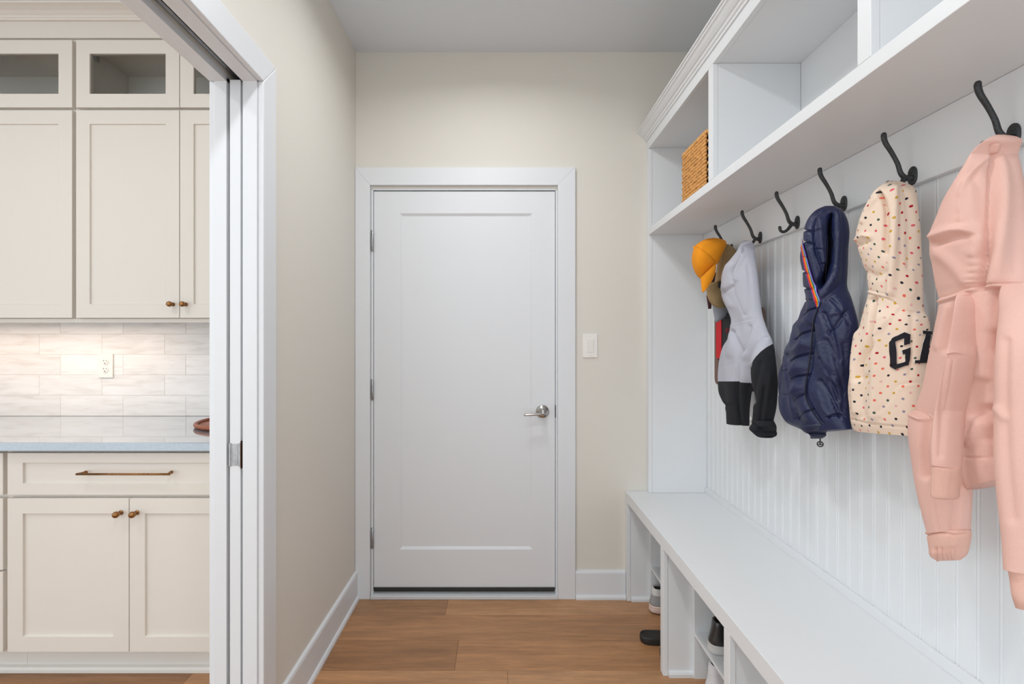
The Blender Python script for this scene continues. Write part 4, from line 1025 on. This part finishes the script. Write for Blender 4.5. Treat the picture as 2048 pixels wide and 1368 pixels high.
body_g = gpart(('hood', 'torso'), R4, .918, .045, ['ftwo'], gh, split=9, Sg=120, maskfn=body_m,
    folds=[(Ee((300, 60), (250, 140), (212, 210), (215, 270)), 2.6, -.015), (Ee((215, 270), (225, 340), (260, 430), (300, 530)), 1.0, -.005), (Ee((150, 350), (185, 330), (215, 310)), 3, -.012),
           (Ee((280, 100), (245, 190), (240, 260)), 5, .012), (Ee((195, 170), (165, 250), (160, 320)), 5, .008), (Ee((320, 180), (330, 300), (320, 440), (300, 500)), 4, -.008), (Ee((280, 92), (320, 82), (366, 76)), 1.0, -.003), (Ee((180, 400), (210, 440)), 6, .006),
           (Ee((208, 572), (260, 556), (330, 540), (424, 528)), 1.2, .004), (Ee((208, 579), (260, 563), (330, 547), (424, 535)), .9, -.004), (Ee((208, 565), (260, 549), (330, 533), (424, 521)), .9, -.003),
           (Ee((215, 610), (240, 680), (262, 760), (254, 860), (243, 950), (250, 1080), (265, 1240)), 3, -.022), (Ee((330, 580), (300, 680), (272, 790)), 5, -.014), (Ee((300, 760), (290, 900), (290, 1200)), 6, .014), (Ee((370, 590), (340, 680), (310, 780)), 6, .010),
           (Ee((240, 640), (200, 760)), 7, .008), (Ee((130, 840), (200, 835), (250, 810)), 1.1, -.003), (Ee((160, 1100), (220, 1110)), 4, -.008), (Ee((330, 860), (325, 1000), (330, 1200)), 4, -.020)], wr=.0014, wsc=1.3)
sleeve_g = gpart('sleeve', [q[:5]+(x_,) for q, x_ in zip(rws([(420, 640), (380, 700), (350, 765), (336, 830), (334, 890), (345, 960), (356, 1040), (358, 1110), (350, 1180), (345, 1220)],
    [(470, 650), (490, 694), (504, 760), (511, 830), (516, 900), (518, 970), (514, 1050), (507, 1130), (492, 1205), (480, 1250)],
    [.006, .026, .038, .043, .045, .045, .044, .042, .038, .034], *e5), [.905, .90, .895, .893, .892, .892, .892, .892, .892, .892])], .892, .04, ['ftwo'], gh, maskfn=slv_m, Sg=120,
    folds=[(Ee((400, 820), (385, 900), (365, 980), (360, 1080)), 5, -.010), (Ee((470, 900), (450, 1050), (420, 1200)), 5, .009), (Ee((430, 980), (415, 1100), (400, 1230)), 3, -.010), (Ee((328, 885), (340, 815), (365, 778), (440, 718), (488, 692)), .9, -.003)], wr=.0014, wsc=1.3)
cuff_g = gpart('rolled_cuff', rws([(345, 1205), (334, 1232), (345, 1265), (365, 1290), (388, 1308), (400, 1314)], [(492, 1205), (508, 1240), (510, 1262), (506, 1290), (498, 1312), (480, 1320)],
    [.034, .046, .050, .046, .034, .018], *e5), .89, .042, ['fblack'], gh, folds=[(Ee((345, 1228), (400, 1258), (445, 1260), (500, 1222)), 3, -.016), (Ee((400, 1262), (440, 1250)), 4, -.010), (Ee((350, 1260), (420, 1300)), 5, .006)], wr=.0015)
q = on(sleeve_g, 1400+347/3.335, 480+1192/3.335, .004)
MB().box(q[0]-.003, q[0]+.001, q[1]-.004, q[1]+.004, q[2]-.007, q[2]+.006).build('size_tag', M['soleW'], gh, .001, 'tiny white tag')

# ---- caps and bag at the far hook
f6 = (1370, 440, 5.7); Ff = lambda *p: tr_(p, *f6)
yc_ = thing('baseball_cap', 'bright yellow baseball cap hanging in front at the far end of the hook rail', 'cap', (.85, 2.05, 1.6), 'baseball caps on the far hook')
crown_y = gpart('crown', rws([(300, 206), (205, 232), (112, 290), (76, 360), (60, 440), (68, 520), (95, 590), (135, 645), (168, 672)],
    [(400, 204), (478, 240), (470, 290), (440, 345), (412, 395), (388, 440), (372, 478), (300, 560), (190, 665)],
    [.012, .040, .060, .068, .070, .066, .056, .038, .008], *f6), 0, .03, ['yellow'], yc_, mode='Y', Yc=2.06, Sg=96, pw=.6, tilt=.35,
    folds=[(Ff((110, 300), (200, 340), (290, 410), (352, 480)), 1.0, -.006), (Ff((110, 292), (200, 250), (330, 210)), .8, -.003), (Ff((240, 330), (270, 290), (330, 260)), 8, -.004)], wr=.0008)
brim_y = gpart('brim', rws([(168, 664), (171, 700), (175, 745), (180, 790), (190, 820), (198, 830)], [(372, 486), (366, 560), (345, 635), (300, 710), (245, 778), (206, 828)],
    [.010, .018, .020, .018, .014, .004], *f6), 0, .004, ['yellow'], yc_, mode='Y', Yc=1.985, pw=1.0, tilt=.35, folds=[(Ff((180, 800), (240, 770), (330, 640)), .8, -.0015)], wr=0)
for sp_ in (Ff((100, 305), (170, 325), (240, 370), (300, 425), (352, 480)), Ff((100, 300), (150, 262), (230, 232), (330, 215))):
    ribbon('seam', crown_y, sp_, .45, ['yseam'], yc_, .0006, .0006, 40)
MB().lathe(on(crown_y, 1370+96/5.7, 440+306/5.7, 0), (-.8, -.6, .2), [(-.003, .006), (.002, .006), (.004, .004)], 16).build('button', M['yellow'], yc_)
tc_ = thing('baseball_cap', 'olive tan baseball cap hanging behind the yellow cap', 'cap', (.88, 2.12, 1.55), 'baseball caps on the far hook')
gpart('crown', rws([(470, 275), (430, 300), (400, 400), (372, 500), (352, 600), (335, 690), (325, 720)], [(500, 285), (555, 360), (575, 450), (560, 540), (520, 620), (470, 690), (420, 715)],
    [.01, .04, .05, .055, .05, .035, .012], *f6), 0, .02, ['tan'], tc_, mode='Y', Yc=2.13, pw=.6, tilt=.2, folds=[(Ff((470, 300), (440, 450), (400, 640)), 1, -.004)], wr=.001)
gpart('brim', rws([(300, 712), (235, 765), (236, 840), (262, 915), (310, 975), (370, 1000), (395, 1004)], [(420, 706), (440, 780), (455, 850), (462, 910), (462, 960), (455, 998), (430, 1004)],
    [.006, .018, .022, .022, .018, .012, .004], *f6), 0, .004, ['tan'], tc_, mode='Y', Yc=2.12, pw=1, tilt=.2, folds=[(Ff((300, 760), (420, 740)), 3, -.004)], wr=0)
bk_ = MB(); p0 = np.array((((1370+395/5.7)-CX)/F*2.09, 2.09, H+(CY-(440+740/5.7))/F*2.09))
bk_.box(p0[0]-.006, p0[0]+.006, p0[1]-.004, p0[1]+.004, p0[2]-.012, p0[2]+.012); bk_.build('strap_buckle', M['black'], tc_, .002, 'small black buckle')
MB().tube(cr_pts([(.957, 2.15, 1.625), (.945, 2.12, 1.60), (.935, 2.11, 1.57)], 12), .008, 8, flat=.3).build('strap', M['brown'], tc_)
gc_ = thing('baseball_cap', 'grey cap with a ring-stitched brim hanging below the tan cap brim', 'cap', (.9, 2.16, 1.45), 'baseball caps on the far hook')
ringf = [(Ff((315+6*0, 1040+k*22), (400, 1052+k*20), (500, 1000+k*20)), .55, -.0022) for k in range(6)]
gpart('brim', rws([(300, 950), (308, 1010), (316, 1060), (326, 1110), (338, 1150), (348, 1168)], [(520, 950), (520, 1000), (512, 1050), (490, 1085), (430, 1130), (370, 1162)],
    [.012, .02, .022, .02, .014, .004], *f6), 0, .005, ['greycap'], gc_, mode='Y', Yc=2.175, pw=1, tilt=.2, folds=ringf, wr=0)
gpart('crown', rws([(330, 720), (320, 780), (312, 860), (308, 930), (306, 990)], [(500, 720), (520, 780), (530, 860), (530, 930), (520, 990)],
    [.01, .025, .03, .03, .012], *f6), 0, .015, ['greycap'], gc_, mode='Y', Yc=2.19, pw=.7, tilt=.1, wr=.001)
mc_ = thing('baseball_cap', 'dark maroon cap brim barely showing at the left behind the tan cap', 'cap', (.9, 2.24, 1.42), 'baseball caps on the far hook')
gpart('brim', rws([(240, 860), (248, 910), (256, 960), (264, 1016)], [(300, 860), (302, 910), (302, 960), (303, 1010)], [.01, .012, .012, .004], *f6), 0, .004, ['maroon'], mc_, mode='Y', Yc=2.245, pw=1, tilt=.2, wr=0)
gpart('crown', rws([(270, 600), (260, 680), (256, 780), (262, 860)], [(420, 600), (430, 680), (430, 780), (420, 860)], [.005, .02, .02, .01], *f6), 0, .01, ['maroon'], mc_, mode='Y', Yc=2.245, pw=.7, tilt=.1, wr=0)
# sports bag flat against the beadboard
bg = thing('sports_bag', 'flat brown, red and black bag hanging under the caps behind the grey hoodie', 'bag', (.98, 2.08, 1.4))
ya, yb_, za, zb = 1.888, 2.318, 1.090, 1.42
def rrect(y0, y1, z0, z1, r, n=8):
    out = []
    for cy_, cz_, a0 in ((y1-r, z1-r, 0), (y0+r, z1-r, PI/2), (y0+r, z0+r, PI), (y1-r, z0+r, 1.5*PI)):
        out += [(cy_+r*math.cos(a0+PI/2*k/n), cz_+r*math.sin(a0+PI/2*k/n)) for k in range(n+1)]
    return out
MB().prism(rrect(ya, yb_, za, zb, .03), 0, .984, .996).build('back_panel', M['brown'], bg, .003, 'brown back panel')
MB().prism(rrect(ya+.03, 2.275, 1.20, zb-.01, .04), 0, .971, .9838).build('front_pocket', M['black'], bg, .004, 'black front pocket')
MB().prism(rrect(2.208, 2.262, 1.21, zb-.015, .015), 0, .967, .9708).build('side_stripe', M['red'], bg, .003, 'bright red stripe')
t_ = MB()
for k, yy in enumerate((2.165, 2.150, 2.135)):
    t_.tube([(.969, yy, 1.345), (.969, yy, 1.325), (.969, yy-.010, 1.325), (.969, yy-.010, 1.345)][:3 if k == 1 else 4], .0012, 6)
t_.build('red_lettering', mat('dull_red_print', (150, 50, 58), .8), bg)
MB().tube(cr_pts([(.990, 2.20, 1.41), (.986, 2.19, 1.55), (.965, 2.172, 1.662), (.986, 2.155, 1.55), (.990, 2.14, 1.41)], 30), .008, 8, flat=.3).build('hanging_loop', M['brown'], bg)
